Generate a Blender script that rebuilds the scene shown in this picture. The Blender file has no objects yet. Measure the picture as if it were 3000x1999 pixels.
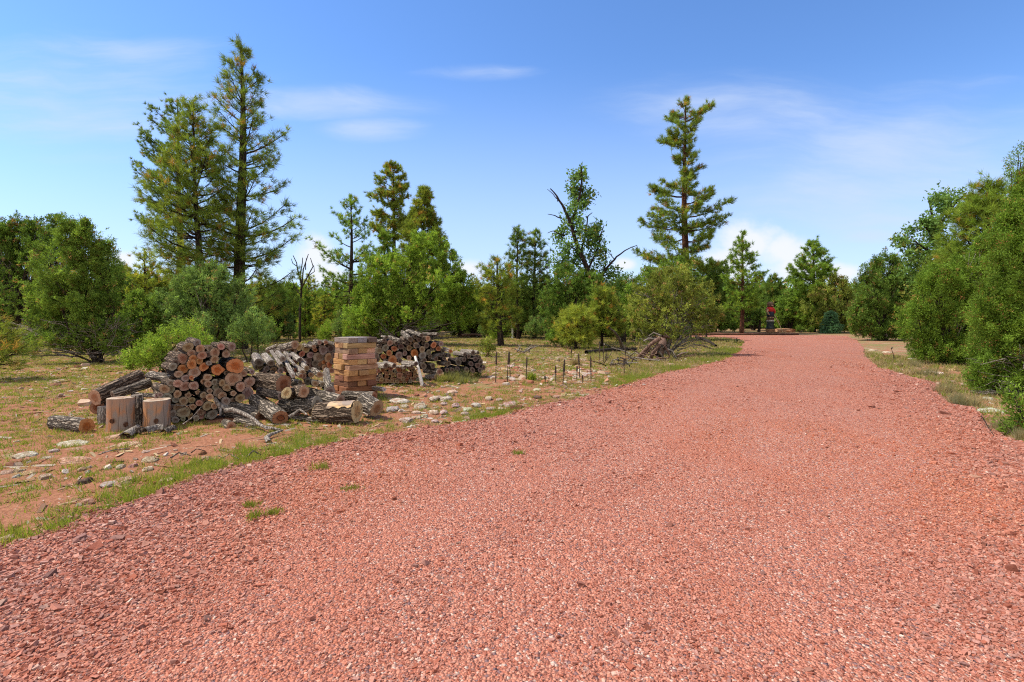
import bpy, bmesh, math, random
import numpy as np
from mathutils import Vector, Matrix

random.seed(7)
rng = np.random.default_rng(11)
S = bpy.context.scene
COL = S.collection
PI = math.pi
R = math.radians

# ------------------------------------------------------------------ camera, sky, sun, exposure
F, HOR, EYE = 1500.0, 930.0, 1.6          # focal length and horizon in photo pixels (3000 wide), eye height in metres
cam = bpy.data.cameras.new("camera")
cam.sensor_width = 36.0
cam.lens = 18.0
cam.shift_y = -(999.5 - HOR) / 3000.0
cam.clip_start, cam.clip_end = 0.05, 4000
camo = bpy.data.objects.new("camera", cam)
camo.location = (0, 0, EYE)
camo.rotation_euler = (R(90), 0, 0)
COL.objects.link(camo)
S.camera = camo

SUN_AZ, SUN_EL = R(-84), R(56)            # measured from straight ahead (+y), negative is to the left
sd = Vector((math.sin(SUN_AZ) * math.cos(SUN_EL), math.cos(SUN_AZ) * math.cos(SUN_EL), math.sin(SUN_EL)))
sun = bpy.data.lights.new("sun", 'SUN')
sun.energy, sun.angle, sun.color = 4.5, R(0.53), (1.0, 0.93, 0.82)
suno = bpy.data.objects.new("sun", sun)
suno.rotation_euler = (-sd).to_track_quat('-Z', 'Y').to_euler()
suno.location = (0, 0, 50)
COL.objects.link(suno)

S.view_settings.view_transform = 'Standard'
S.view_settings.look = 'None'
S.view_settings.exposure = 0.55
S.view_settings.gamma = 1.0
S.view_settings.use_curve_mapping = False
S.cycles.use_denoising = False
S.cycles.filter_width = 1.15
S.cycles.sample_clamp_indirect = 6.0
S.cycles.max_bounces = 8
S.cycles.diffuse_bounces = 5
S.cycles.transparent_max_bounces = 4


class NT:
    """short hand for building node trees"""
    def __init__(s, nt):
        s.t = nt
        nt.nodes.clear()

    def n(s, typ, ins=None, **kw):
        x = s.t.nodes.new(typ)
        for k, v in kw.items():
            setattr(x, k, v)
        for k, v in (ins or {}).items():
            s.set(x.inputs[k], v)
        return x

    def set(s, sock, v):
        if isinstance(v, bpy.types.NodeSocket):
            s.t.links.new(v, sock)
        elif isinstance(v, (tuple, list)) and sock.type == 'RGBA' and len(v) == 3:
            sock.default_value = (*v, 1)
        else:
            sock.default_value = v

    def m(s, op, a, b=0.0, c=0.0, clamp=False):
        x = s.n('ShaderNodeMath', {0: a, 1: b, 2: c}, operation=op)
        x.use_clamp = clamp
        return x.outputs[0]

    def mix(s, f, a, b, blend='MIX'):
        x = s.n('ShaderNodeMix', data_type='RGBA', blend_type=blend)
        s.set(x.inputs[0], f); s.set(x.inputs[6], a); s.set(x.inputs[7], b)
        return x.outputs[2]

    def ramp(s, f, lo, hi):
        x = s.n('ShaderNodeMapRange', {0: f, 1: lo, 2: hi, 3: 0.0, 4: 1.0}, interpolation_type='SMOOTHSTEP')
        return x.outputs[0]

    def noise(s, vec, scale, detail=4.0, rough=0.55):
        x = s.n('ShaderNodeTexNoise', {'Vector': vec, 'Scale': scale, 'Detail': detail, 'Roughness': rough})
        return x.outputs[0]

    def vscale(s, vec, sc, off=(0, 0, 0)):
        x = s.n('ShaderNodeMapping', {'Vector': vec, 'Scale': sc, 'Location': off})
        return x.outputs[0]


# ---- sky with thin cirrus and low cumulus, laid out by direction
world = bpy.data.worlds.new("World")
S.world = world
world.use_nodes = True
w = NT(world.node_tree)
sky = w.n('ShaderNodeTexSky', sky_type='NISHITA')
sky.sun_disc = False
sky.sun_elevation = SUN_EL
sky.sun_rotation = SUN_AZ
sky.altitude = 2000
sky.air_density, sky.dust_density, sky.ozone_density = 1.0, 0.4, 1.6
tc = w.n('ShaderNodeTexCoord')
sep = w.n('ShaderNodeSeparateXYZ', {0: tc.outputs['Generated']})
dy = w.m('MAXIMUM', sep.outputs[1], 0.06)
du = w.m('DIVIDE', sep.outputs[0], dy)
dv = w.m('DIVIDE', sep.outputs[2], dy)
duv = w.n('ShaderNodeCombineXYZ', {0: du, 1: dv, 2: 0.0}).outputs[0]
wav = w.noise(w.vscale(duv, (2.2, 3.0, 1), (0.4, 5.7, 0)), 1.1, 3, 0.5)
duw = w.n('ShaderNodeCombineXYZ', {0: w.m('ADD', du, w.m('MULTIPLY', wav, 0.25)), 1: w.m('ADD', dv, w.m('MULTIPLY', wav, 0.12)), 2: 0.0}).outputs[0]
streak = w.noise(w.vscale(duw, (1.5, 9.0, 1), (3.1, 1.7, 0)), 1.3, 6, 0.6)
puff = w.noise(w.vscale(duv, (1, 1.35, 1), (0.3, 0.9, 0)), 13, 6, 0.6)


def blob(px, py, rx, ry, warp, amt):
    a = w.m('DIVIDE', w.m('SUBTRACT', du, (px - 1500) / F), rx / F)
    b = w.m('DIVIDE', w.m('SUBTRACT', dv, (HOR - py) / F), ry / F)
    q = w.m('SQRT', w.m('ADD', w.m('MULTIPLY', a, a), w.m('MULTIPLY', b, b)))
    return w.m('ADD', w.m('SUBTRACT', 1.0, q), w.m('MULTIPLY', w.m('SUBTRACT', warp, 0.5), amt))


def strongest(lst):
    o = lst[0]
    for x in lst[1:]:
        o = w.m('MAXIMUM', o, x)
    return o


cirrus = strongest([blob(*b, streak, 1.6) for b in ((230, 270, 520, 170), (420, 180, 260, 70), (930, 300, 330, 50), (1400, 215, 190, 28), (2180, 330, 420, 110),
                                                   (1090, 380, 150, 36), (2700, 500, 640, 240), (2560, 690, 120, 30))])
cir = w.m('MULTIPLY', w.m('MULTIPLY', w.ramp(cirrus, -0.25, 1.0), w.ramp(streak, 0.10, 0.90)), 0.80)
cum = strongest([blob(*b, puff, 1.1) for b in ((2200, 712, 150, 85), (2290, 735, 120, 80), (2150, 770, 120, 90), (2330, 790, 140, 70), (930, 740, 75, 75), (365, 765, 70, 40),
                                              (1375, 790, 75, 38), (1830, 775, 50, 26), (2460, 800, 110, 40), (960, 810, 90, 60))])
cu = w.m('MULTIPLY', w.ramp(cum, 0.05, 0.75), 0.92)
hsv = w.n('ShaderNodeHueSaturation', {'Hue': 0.505, 'Saturation': 1.19, 'Value': 2.38, 'Color': sky.outputs[0]})
pale = w.m('MULTIPLY', w.ramp(dv, 0.52, -0.02), 0.78)
skyc = w.mix(pale, hsv.outputs[0], (5.3, 6.5, 9.1))
skyc = w.mix(cir, skyc, (6.2, 7.2, 9.2))
skyc = w.mix(cu, skyc, (8.6, 8.8, 9.3))
# unseen broken bright cloud, added behind the photographer to lift and warm the shade
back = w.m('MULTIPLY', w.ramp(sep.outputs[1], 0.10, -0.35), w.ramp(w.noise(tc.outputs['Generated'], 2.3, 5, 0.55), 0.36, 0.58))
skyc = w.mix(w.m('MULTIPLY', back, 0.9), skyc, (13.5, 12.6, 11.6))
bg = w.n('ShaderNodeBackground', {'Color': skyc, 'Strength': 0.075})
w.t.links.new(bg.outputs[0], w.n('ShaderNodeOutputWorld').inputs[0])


# ------------------------------------------------------------------ helpers
def P(x, y, d):
    """the point seen at photo pixel (x, y) at distance d straight ahead"""
    return Vector(((x - 1500) / F * d, d, EYE - (y - HOR) / F * d))


def G(x, y):
    """the point of the flat ground seen at photo pixel (x, y)"""
    d = EYE * F / (y - HOR)
    return Vector(((x - 1500) / F * d, d, 0))


def material(name):
    m = bpy.data.materials.new(name)
    m.use_nodes = True
    return m, NT(m.node_tree)


def finish(nt, shader):
    nt.t.links.new(shader, nt.n('ShaderNodeOutputMaterial').inputs[0])


def principled(nt, color, rough=0.85, bump=None, strength=0.5, dist=0.02, spec=0.25):
    p = nt.n('ShaderNodeBsdfPrincipled', {'Base Color': color, 'Roughness': rough, 'Specular IOR Level': spec})
    if bump is not None:
        b = nt.n('ShaderNodeBump', {'Height': bump, 'Strength': strength, 'Distance': dist})
        nt.t.links.new(b.outputs[0], p.inputs['Normal'])
    return p.outputs[0]


def mesh_np(name, verts, faces, mats=(), col=None, smooth=False, fmat=None):
    """verts n x 3, faces m x k (all of one size)"""
    me = bpy.data.meshes.new(name)
    verts = np.asarray(verts, dtype=np.float32)
    faces = np.asarray(faces, dtype=np.int32)
    k = faces.shape[1]
    me.vertices.add(len(verts))
    me.vertices.foreach_set("co", verts.ravel())
    me.loops.add(faces.size)
    me.loops.foreach_set("vertex_index", faces.ravel())
    me.polygons.add(len(faces))
    me.polygons.foreach_set("loop_start", np.arange(0, faces.size, k, dtype=np.int32))
    me.polygons.foreach_set("use_smooth", np.full(len(faces), smooth, dtype=bool))
    for m in mats:
        me.materials.append(m)
    if fmat is not None:
        me.polygons.foreach_set("material_index", np.asarray(fmat, dtype=np.int32))
    if col is not None:
        a = me.color_attributes.new("Col", 'FLOAT_COLOR', 'POINT')
        c = np.ones((len(verts), 4), dtype=np.float32)
        c[:, :3] = col
        a.data.foreach_set("color", c.ravel())
    me.update(calc_edges=True)
    return me


def link(name, me, parent=None, loc=None):
    o = bpy.data.objects.new(name, me)
    COL.objects.link(o)
    if parent is not None:
        o.parent = parent
    if loc is not None:
        o.location = loc
    return o


def tag(o, label, cat, group=None, kind=None):
    if label: o['label'] = label
    if cat: o['category'] = cat
    if group: o['group'] = group
    if kind: o['kind'] = kind
    return o


def thing(name, label, cat, loc=(0, 0, 0), group=None):
    return tag(link(name, None, loc=loc), label, cat, group)


ORD = "first second third fourth fifth sixth seventh eighth ninth tenth eleventh twelfth thirteenth fourteenth fifteenth sixteenth seventeenth eighteenth nineteenth twentieth".split()


def nth(i):
    if i < 20: return ORD[i]
    tens = "x x twenty thirty forty fifty sixty seventy eighty ninety".split()[(i + 1) // 10]
    return tens + ("th" if (i + 1) % 10 == 0 else "-" + ORD[(i + 1) % 10 - 1])


class Tubes:
    """collects tapered tubes along polylines"""
    def __init__(s):
        s.v, s.f, s.n = [], [], 0

    def add(s, pts, rad, sides=6):
        pts = np.array([tuple(p) for p in pts], dtype=float)
        n = len(pts)
        rad = np.interp(np.linspace(0, 1, n), np.linspace(0, 1, len(rad)), rad) if hasattr(rad, '__len__') else np.full(n, rad)
        t = np.gradient(pts, axis=0)
        t /= np.linalg.norm(t, axis=1, keepdims=True) + 1e-9
        ref = np.array((0.13, 0.27, 0.95)) if abs(t[0, 2]) < 0.9 else np.array((0.9, 0.4, 0.1))
        a = np.cross(t, ref); a /= np.linalg.norm(a, axis=1, keepdims=True) + 1e-9
        b = np.cross(t, a)
        th = np.arange(sides) / sides * 2 * PI
        ring = pts[:, None] + rad[:, None, None] * (np.cos(th)[None, :, None] * a[:, None] + np.sin(th)[None, :, None] * b[:, None])
        s.v.append(ring.reshape(-1, 3))
        i, j = np.meshgrid(np.arange(n - 1), np.arange(sides), indexing='ij')
        q = np.stack([i * sides + j, i * sides + (j + 1) % sides, (i + 1) * sides + (j + 1) % sides, (i + 1) * sides + j], -1).reshape(-1, 4)
        s.f.append(q + s.n)
        s.n += n * sides

    def build(s, name, mat, parent=None, smooth=True):
        if not s.v: return None
        return link(name, mesh_np(name, np.concatenate(s.v), np.concatenate(s.f), (mat,), smooth=smooth), parent)


def unit(a):
    return a / (np.linalg.norm(a, axis=-1, keepdims=True) + 1e-9)


def blades(C, D, m, spread, L, W, colors, jit=0.0, root=0.0):
    """m thin triangles growing from each centre C along D; returns verts, colours"""
    n = len(C)
    C = np.repeat(C, m, 0); D = np.repeat(D, m, 0); colors = np.repeat(colors, m, 0)
    d = unit(D + rng.normal(0, spread, (n * m, 3)))
    L = L * rng.uniform(0.65, 1.2, (n * m, 1)); W = W * rng.uniform(0.7, 1.3, (n * m, 1))
    side = unit(np.cross(d, rng.normal(0, 1, (n * m, 3))))
    base = C + rng.normal(0, 1, (n * m, 3)) * jit + d * root * L
    v = np.stack([base - side * W / 2, base + side * W / 2, base + d * L], 1).reshape(-1, 3)
    c = colors * rng.uniform(0.8, 1.2, (n * m, 1))
    return v, np.repeat(c, 3, 0)


def blade_mesh(name, vs, cs, mat, parent=None, loc=None):
    v = np.concatenate(vs); c = np.concatenate(cs)
    return link(name, mesh_np(name, v, np.arange(len(v)).reshape(-1, 3), (mat,), np.clip(c, 0.002, 1)), parent, loc)


# ------------------------------------------------------------------ materials
def mk_foliage(name, trans=0.38):
    m, n = material(name)
    c = n.n('ShaderNodeAttribute', attribute_name="Col").outputs['Color']
    a = n.n('ShaderNodeBsdfPrincipled', {'Base Color': c, 'Roughness': 0.65, 'Specular IOR Level': 0.10}).outputs[0]
    t = n.n('ShaderNodeBsdfTranslucent', {'Color': n.mix(1.0, c, (1.25, 1.2, 0.7), 'MULTIPLY')}).outputs[0]
    mx = n.n('ShaderNodeMixShader', {0: trans, 1: a, 2: t})
    finish(n, mx.outputs[0])
    return m


M_LEAF = mk_foliage("foliage")
M_GRASS = mk_foliage("grass_blade", 0.45)


def mk_bark(name, dark, light, sc=1.0, bump=1.0, zs=0.12):
    """furrowed bark, long along the object's z axis"""
    m, n = material(name)
    oc = n.n('ShaderNodeTexCoord').outputs['Object']
    rnd = n.n('ShaderNodeObjectInfo').outputs['Random']
    off = n.n('ShaderNodeCombineXYZ', {0: n.m('MULTIPLY', rnd, 31.0), 1: n.m('MULTIPLY', rnd, 17.0), 2: 0.0}).outputs[0]
    v = n.n('ShaderNodeVectorMath', {0: oc, 1: off}, operation='ADD').outputs[0]
    wob = n.noise(v, 9 * sc, 3)
    vv = n.n('ShaderNodeVectorMath', {0: n.vscale(v, (1, 1, zs)), 1: n.n('ShaderNodeVectorMath', {0: n.n('ShaderNodeTexNoise', {'Vector': v, 'Scale': 14.0 * sc}).outputs['Color'], 'Scale': 0.05 / sc}, operation='SCALE').outputs[0]}, operation='ADD').outputs[0]
    vo = n.n('ShaderNodeTexVoronoi', {'Vector': vv, 'Scale': 28.0 * sc}, feature='DISTANCE_TO_EDGE').outputs[0]
    ridge = n.ramp(vo, 0.0, 0.28)
    fine = n.noise(n.vscale(v, (1, 1, 0.3)), 120 * sc, 3)
    h = n.m('ADD', ridge, n.m('MULTIPLY', fine, 0.35))
    f = n.m('MULTIPLY', ridge, n.m('ADD', n.m('MULTIPLY', fine, 0.8), n.m('MULTIPLY', wob, 0.5)), clamp=True)
    c = n.mix(f, dark, light)
    finish(n, principled(n, c, 0.95, h, bump, 0.02 / sc, 0.1))
    return m


M_BARK = mk_bark("log_bark", (0.038, 0.026, 0.018), (0.32, 0.235, 0.165))
M_BARKG = mk_bark("grey_log_bark", (0.05, 0.040, 0.032), (0.46, 0.385, 0.30))
M_BARKD = mk_bark("dark_log_bark", (0.014, 0.011, 0.010), (0.13, 0.10, 0.08))
M_TRUNK = mk_bark("pine_bark", (0.028, 0.020, 0.016), (0.10, 0.068, 0.05), 0.35)
M_TRUNKR = mk_bark("red_pine_bark", (0.05, 0.022, 0.014), (0.22, 0.095, 0.055), 0.3)
M_TRUNKJ = mk_bark("juniper_bark", (0.03, 0.021, 0.016), (0.11, 0.08, 0.06), 0.6)
M_DEAD = mk_bark("dead_grey_wood", (0.12, 0.098, 0.08), (0.44, 0.385, 0.32), 0.9, 0.5, 0.05)
M_ROOT = mk_bark("red_root_wood", (0.09, 0.05, 0.035), (0.33, 0.22, 0.165), 1.0, 0.6)


def mk_cut():
    """sawn log end; the wood's own colour is the object's colour"""
    m, n = material("cut_wood")
    oc = n.n('ShaderNodeTexCoord').outputs['Object']
    oi = n.n('ShaderNodeObjectInfo')
    sp = n.n('ShaderNodeSeparateXYZ', {0: oc})
    nz = n.noise(oc, 11, 3)
    ox = n.m('ADD', sp.outputs[0], n.m('MULTIPLY', n.m('SUBTRACT', oi.outputs['Random'], 0.5), 0.04))
    r = n.m('SQRT', n.m('ADD', n.m('MULTIPLY', ox, ox), n.m('MULTIPLY', sp.outputs[1], sp.outputs[1])))
    r = n.m('ADD', r, n.m('MULTIPLY', nz, 0.03))
    ring = n.m('ADD', n.m('MULTIPLY', n.m('SINE', n.m('MULTIPLY', r, 330.0)), 0.5), 0.5)
    ang = n.m('ARCTAN2', sp.outputs[1], ox)
    crk = n.noise(n.n('ShaderNodeCombineXYZ', {0: n.m('MULTIPLY', ang, 2.4), 1: n.m('MULTIPLY', r, 3.0), 2: n.m('MULTIPLY', oi.outputs['Random'], 50.0)}).outputs[0], 3.0, 3)
    crack = n.ramp(crk, 0.60, 0.66)
    big = n.noise(oc, 24, 4)
    rad = n.n('ShaderNodeAttribute', attribute_name="rad").outputs['Fac']
    rw = n.m('ADD', rad, n.m('MULTIPLY', n.m('SUBTRACT', n.noise(oc, 20, 3), 0.5), 0.35))
    wood = n.mix(n.ramp(rw, 0.66, 0.40), n.mix(0.16, oi.outputs['Color'], (0.46, 0.34, 0.23)), n.mix(1.0, oi.outputs['Color'], (0.72, 0.58, 0.50), 'MULTIPLY'))
    wood = n.mix(n.ramp(rw, 0.97, 1.10), wood, (0.07, 0.048, 0.036))
    c = n.mix(n.m('MULTIPLY', ring, 0.35), wood, (0.12, 0.055, 0.03), 'MULTIPLY')
    c = n.mix(n.ramp(big, 0.48, 0.78), c, n.mix(0.55, wood, (0.10, 0.07, 0.055)))
    c = n.mix(n.m('MULTIPLY', crack, 0.75), c, (0.025, 0.015, 0.01))
    finish(n, principled(n, c, 0.85, n.m('SUBTRACT', ring, n.m('MULTIPLY', crack, 4.0)), 0.35, 0.004, 0.15))
    return m


M_CUT = mk_cut()


def mk_wood(name, k=1.0, bump=0.4):
    """sawn or weathered wood, grain along the object's x axis, base colour from the object"""
    m, n = material(name)
    oc = n.n('ShaderNodeTexCoord').outputs['Object']
    oi = n.n('ShaderNodeObjectInfo')
    v = n.n('ShaderNodeVectorMath', {0: oc, 1: n.n('ShaderNodeCombineXYZ', {0: n.m('MULTIPLY', oi.outputs['Random'], 13.0), 1: 0.0, 2: n.m('MULTIPLY', oi.outputs['Random'], 7.0)}).outputs[0]}, operation='ADD').outputs[0]
    g = n.noise(n.vscale(v, (1.2, 22, 22)), 3.0 * k, 5, 0.65)
    b = n.noise(v, 7, 4)
    c = n.mix(n.ramp(g, 0.35, 0.7), n.mix(1.0, oi.outputs['Color'], (0.5, 0.42, 0.38), 'MULTIPLY'), oi.outputs['Color'])
    c = n.mix(n.m('MULTIPLY', n.ramp(b, 0.5, 0.72), 0.6), c, n.mix(1.0, oi.outputs['Color'], (0.42, 0.40, 0.42), 'MULTIPLY'))
    finish(n, principled(n, c, 0.8, g, bump, 0.01, 0.2))
    return m


M_WOOD = mk_wood("sawn_wood")


def mk_peeled():
    """debarked stump: weathered grey streaks over orange wood, grain along z"""
    m, n = material("peeled_wood")
    oc = n.n('ShaderNodeTexCoord').outputs['Object']
    oi = n.n('ShaderNodeObjectInfo')
    g = n.noise(n.vscale(oc, (16, 16, 1.3)), 2.6, 5, 0.65)
    b = n.noise(n.vscale(oc, (1, 1, 0.6)), 5.5, 3)
    c = n.mix(n.ramp(b, 0.40, 0.60), oi.outputs['Color'], (0.25, 0.19, 0.15))
    c = n.mix(n.m('MULTIPLY', n.ramp(g, 0.5, 0.75), 0.65), c, (0.10, 0.055, 0.032))
    ck = n.n('ShaderNodeTexVoronoi', {'Vector': n.vscale(oc, (1, 1, 0.06)), 'Scale': 9.0}, feature='DISTANCE_TO_EDGE').outputs[0]
    c = n.mix(n.m('MULTIPLY', n.ramp(ck, 0.035, 0.0), 0.85), c, (0.03, 0.017, 0.011))
    sp_ = n.n('ShaderNodeSeparateXYZ', {0: oc})
    grey = n.m('MULTIPLY', n.ramp(n.m('ADD', sp_.outputs[2], n.m('MULTIPLY', n.noise(oc, 6, 3), 0.30)), 0.36, 0.56), 0.55)
    c = n.mix(grey, c, (0.27, 0.21, 0.165))
    finish(n, principled(n, c, 0.7, g, 0.3, 0.01, 0.25))
    return m


M_PEEL = mk_peeled()


def mk_plain(name, color, rough=0.8, var=0.35, sc=20.0, bump=0.3):
    m, n = material(name)
    oc = n.n('ShaderNodeTexCoord').outputs['Object']
    f = n.noise(oc, sc, 4)
    c = n.mix(n.ramp(f, 0.3, 0.7), tuple(x * (1 - var) for x in color), tuple(min(1, x * (1 + var * 0.6)) for x in color))
    finish(n, principled(n, c, rough, f, bump, 0.02))
    return m


def mk_rock():
    m, n = material("limestone")
    oc = n.n('ShaderNodeTexCoord').outputs['Object']
    oi = n.n('ShaderNodeObjectInfo')
    v = n.n('ShaderNodeVectorMath', {0: oc, 1: n.n('ShaderNodeCombineXYZ', {0: n.m('MULTIPLY', oi.outputs['Random'], 40.0), 1: n.m('MULTIPLY', oi.outputs['Random'], 23.0), 2: 0.0}).outputs[0]}, operation='ADD').outputs[0]
    a = n.noise(v, 2.2, 6, 0.65)
    b = n.noise(v, 8.0, 5, 0.7)
    pit = n.n('ShaderNodeTexVoronoi', {'Vector': v, 'Scale': 7.0}).outputs[0]
    c = n.mix(n.ramp(a, 0.38, 0.62), n.mix(1.0, oi.outputs['Color'], (0.62, 0.5, 0.42), 'MULTIPLY'), oi.outputs['Color'])
    c = n.mix(n.m('MULTIPLY', n.ramp(b, 0.56, 0.70), 0.45), c, (0.22, 0.19, 0.16))
    c = n.mix(n.m('MULTIPLY', n.ramp(n.noise(v, 1.3, 3), 0.52, 0.68), 0.55), c, (0.33, 0.14, 0.075))
    h = n.m('ADD', n.m('ADD', b, a), n.m('MULTIPLY', pit, 0.5))
    finish(n, principled(n, c, 0.95, h, 0.7, 0.06, 0.1))
    return m


M_ROCK = mk_rock()


def mk_soil():
    m, n = material("soil")
    g = n.n('ShaderNodeNewGeometry').outputs['Position']
    sp = n.n('ShaderNodeSeparateXYZ', {0: g})
    big = n.noise(g, 0.55, 5, 0.6)
    mid = n.noise(g, 2.3, 5, 0.65)
    fin = n.noise(g, 28, 4, 0.7)
    peb = n.n('ShaderNodeTexVoronoi', {'Vector': g, 'Scale': 22.0})
    soil = n.mix(n.ramp(fin, 0.3, 0.7), (0.20, 0.080, 0.042), (0.335, 0.155, 0.088))
    litter = n.mix(n.ramp(fin, 0.35, 0.65), (0.17, 0.115, 0.07), (0.42, 0.31, 0.19))
    green = n.mix(n.ramp(fin, 0.35, 0.7), (0.10, 0.105, 0.030), (0.26, 0.235, 0.09))
    far = n.ramp(sp.outputs[1], 8.0, 24.0)
    c = n.mix(n.ramp(mid, n.m('SUBTRACT', 0.60, n.m('MULTIPLY', far, 0.16)), n.m('SUBTRACT', 0.72, n.m('MULTIPLY', far, 0.16))), soil, litter)
    gm = n.ramp(n.m('ADD', big, n.m('MULTIPLY', n.m('SUBTRACT', mid, 0.5), 0.8)), n.m('SUBTRACT', 0.56, n.m('MULTIPLY', far, 0.12)), n.m('SUBTRACT', 0.70, n.m('MULTIPLY', far, 0.12)))
    c = n.mix(n.m('MULTIPLY', gm, 0.8), c, green)
    pm = n.m('MULTIPLY', n.ramp(n.m('SUBTRACT', n.noise(g, 9, 2), peb.outputs[0]), 0.30, 0.38), n.ramp(mid, 0.46, 0.58))
    c = n.mix(pm, c, n.mix(n.n('ShaderNodeSeparateColor', {0: peb.outputs['Color']}).outputs[0], (0.45, 0.30, 0.21), (0.5, 0.42, 0.34)))
    h = n.m('ADD', n.m('ADD', n.m('MULTIPLY', fin, 0.5), mid), n.m('MULTIPLY', pm, 0.4))
    finish(n, principled(n, c, 0.97, h, 0.8, 0.05, 0.08))
    return m


M_SOIL = mk_soil()


def mk_road():
    m, n = material("red_gravel_road")
    g = n.n('ShaderNodeNewGeometry').outputs['Position']
    big = n.noise(n.vscale(g, (1.0, 0.28, 1)), 0.9, 4, 0.6)
    v1 = n.n('ShaderNodeTexVoronoi', {'Vector': g, 'Scale': 62.0})
    v2 = n.n('ShaderNodeTexVoronoi', {'Vector': g, 'Scale': 24.0})
    e1 = n.n('ShaderNodeTexVoronoi', {'Vector': g, 'Scale': 62.0}, feature='DISTANCE_TO_EDGE').outputs[0]
    r1 = n.n('ShaderNodeSeparateColor', {0: v1.outputs['Color']})
    c = n.mix(r1.outputs[0], (0.38, 0.125, 0.080), (0.55, 0.245, 0.165))
    c = n.mix(n.ramp(r1.outputs[1], 0.86, 0.93), c, (0.58, 0.40, 0.32))
    c = n.mix(n.ramp(r1.outputs[2], 0.90, 0.97), c, (0.20, 0.12, 0.12))
    c = n.mix(n.m('MULTIPLY', n.ramp(big, 0.45, 0.70), 0.5), c, (0.46, 0.15, 0.085))
    c = n.mix(n.m('MULTIPLY', n.ramp(e1, 0.10, 0.0), 0.55), c, (0.17, 0.055, 0.038))
    h = n.m('ADD', n.m('MULTIPLY', n.m('SUBTRACT', 1.0, v1.outputs[0]), 0.6), n.m('MULTIPLY', n.m('SUBTRACT', 1.0, v2.outputs[0]), 0.6))
    h = n.m('ADD', h, n.m('MULTIPLY', r1.outputs[0], 0.5))
    finish(n, principled(n, c, 0.95, h, 1.0, 0.03, 0.1))
    return m


M_ROAD = mk_road()


def mk_stone():
    m, n = material("red_gravel_stone")
    c = n.n('ShaderNodeAttribute', attribute_name="Col").outputs['Color']
    g = n.n('ShaderNodeNewGeometry').outputs['Position']
    f = n.noise(g, 90, 3)
    finish(n, principled(n, n.mix(n.ramp(f, 0.3, 0.7), n.mix(1.0, c, (0.75, 0.72, 0.72), 'MULTIPLY'), c), 0.9, f, 0.4, 0.004, 0.15))
    return m


M_STONE = mk_stone()

# ------------------------------------------------------------------ the road outline (photo pixels on the ground) and the ground
LEFT = [(-900, 1999), (-300, 1720), (0, 1605), (110, 1572), (200, 1540), (310, 1500), (420, 1462), (500, 1425), (560, 1398), (640, 1378), (700, 1362), (790, 1345), (880, 1318),
        (990, 1298), (1070, 1280), (1160, 1270), (1250, 1252), (1330, 1244), (1400, 1230), (1450, 1222), (1510, 1203), (1580, 1190), (1650, 1178), (1710, 1165), (1760, 1145), (1810, 1135),
        (1860, 1116), (1910, 1102), (1960, 1088), (2040, 1075), (2100, 1060), (2140, 1042), (2165, 1022), (2182, 1003), (2165, 994), (2100, 989.5), (1950, 987), (1750, 986)]
RIGHT = [(1750, 982), (2100, 982.6), (2300, 983.2), (2430, 982.4), (2480, 985), (2512, 998), (2530, 1020), (2531, 1042), (2560, 1066), (2580, 1080), (2630, 1093), (2676, 1107), (2720, 1117), (2755, 1130),
         (2750, 1152), (2775, 1172), (2800, 1186), (2868, 1198), (2880, 1225), (2900, 1245), (2938, 1280), (2995, 1298), (3100, 1360), (3400, 1500), (4200, 1999)]
road_pts = [G(*p) for p in LEFT[::-1]] + [Vector((-6.5, -2, 0)), Vector((-9, -12, 0)), Vector((9, -12, 0)), Vector((6.5, -2, 0))] + [G(*p) for p in RIGHT[::-1]]
# ragged edge
rp = []
for a, b in zip(road_pts, road_pts[1:] + road_pts[:1]):
    k = max(1, min(8, int((b - a).length / 0.22)))
    for i in range(k):
        q = a.lerp(b, i / k)
        j = 0.0 if i == 0 else 0.05
        rp.append((q.x + random.uniform(-j, j), q.y + random.uniform(-j, j)))
ROADP = np.array(rp)


def road_dist(xy):
    """signed distance to the road edge, positive outside"""
    xy = np.asarray(xy, dtype=float)
    out = np.empty(len(xy))
    A = ROADP; B = np.roll(ROADP, -1, 0)
    for s in range(0, len(xy), 4000):
        p = xy[s:s + 4000][:, None]
        ab = (B - A)[None]; ap = p - A[None]
        t = np.clip((ap * ab).sum(-1) / ((ab * ab).sum(-1) + 1e-12), 0, 1)
        dd = np.sqrt(((ap - t[..., None] * ab) ** 2).sum(-1)).min(1)
        cond = (A[None, :, 1] > p[..., 1]) != (B[None, :, 1] > p[..., 1])
        xc = A[None, :, 0] + (p[..., 1] - A[None, :, 1]) / (B[None, :, 1] - A[None, :, 1] + 1e-12) * (B - A)[None, :, 0]
        ins = (cond & (p[..., 0] < xc)).sum(1) % 2 == 1
        out[s:s + 4000] = np.where(ins, -dd, dd)
    return out


def gz(xy, rd=None):
    """height of the ground"""
    xy = np.asarray(xy, dtype=float)
    rd = road_dist(xy) if rd is None else rd
    x, y = xy[:, 0], xy[:, 1]
    n = 0.5 * np.sin(x * 0.9 + 1.3 * np.sin(y * 0.5)) + 0.4 * np.sin(y * 1.25 + 0.8 * np.sin(x * 1.1)) + 0.25 * np.sin(2.6 * x + 1.1) * np.sin(2.2 * y + 0.4)
    far = np.clip((np.hypot(x, y) - 64) / 60, 0, 1)
    k = np.clip(rd / 1.2, 0, 1)
    return -0.02 + k * (0.022 * n) + far * 0.35 * np.sin(x * 0.05 + 1) * np.sin(y * 0.045)


def axis(lo, hi, n0, n1, step, grow=1.25):
    mid = np.arange(n0, n1 + 1e-6, step)
    out, s, q = [], step, n1
    while q < hi:
        s *= grow; q += s; out.append(min(q, hi))
    inn, s, q = [], step, n0
    while q > lo:
        s *= grow; q -= s; inn.append(max(q, lo))
    return np.array(inn[::-1] + list(mid) + out)


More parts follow.
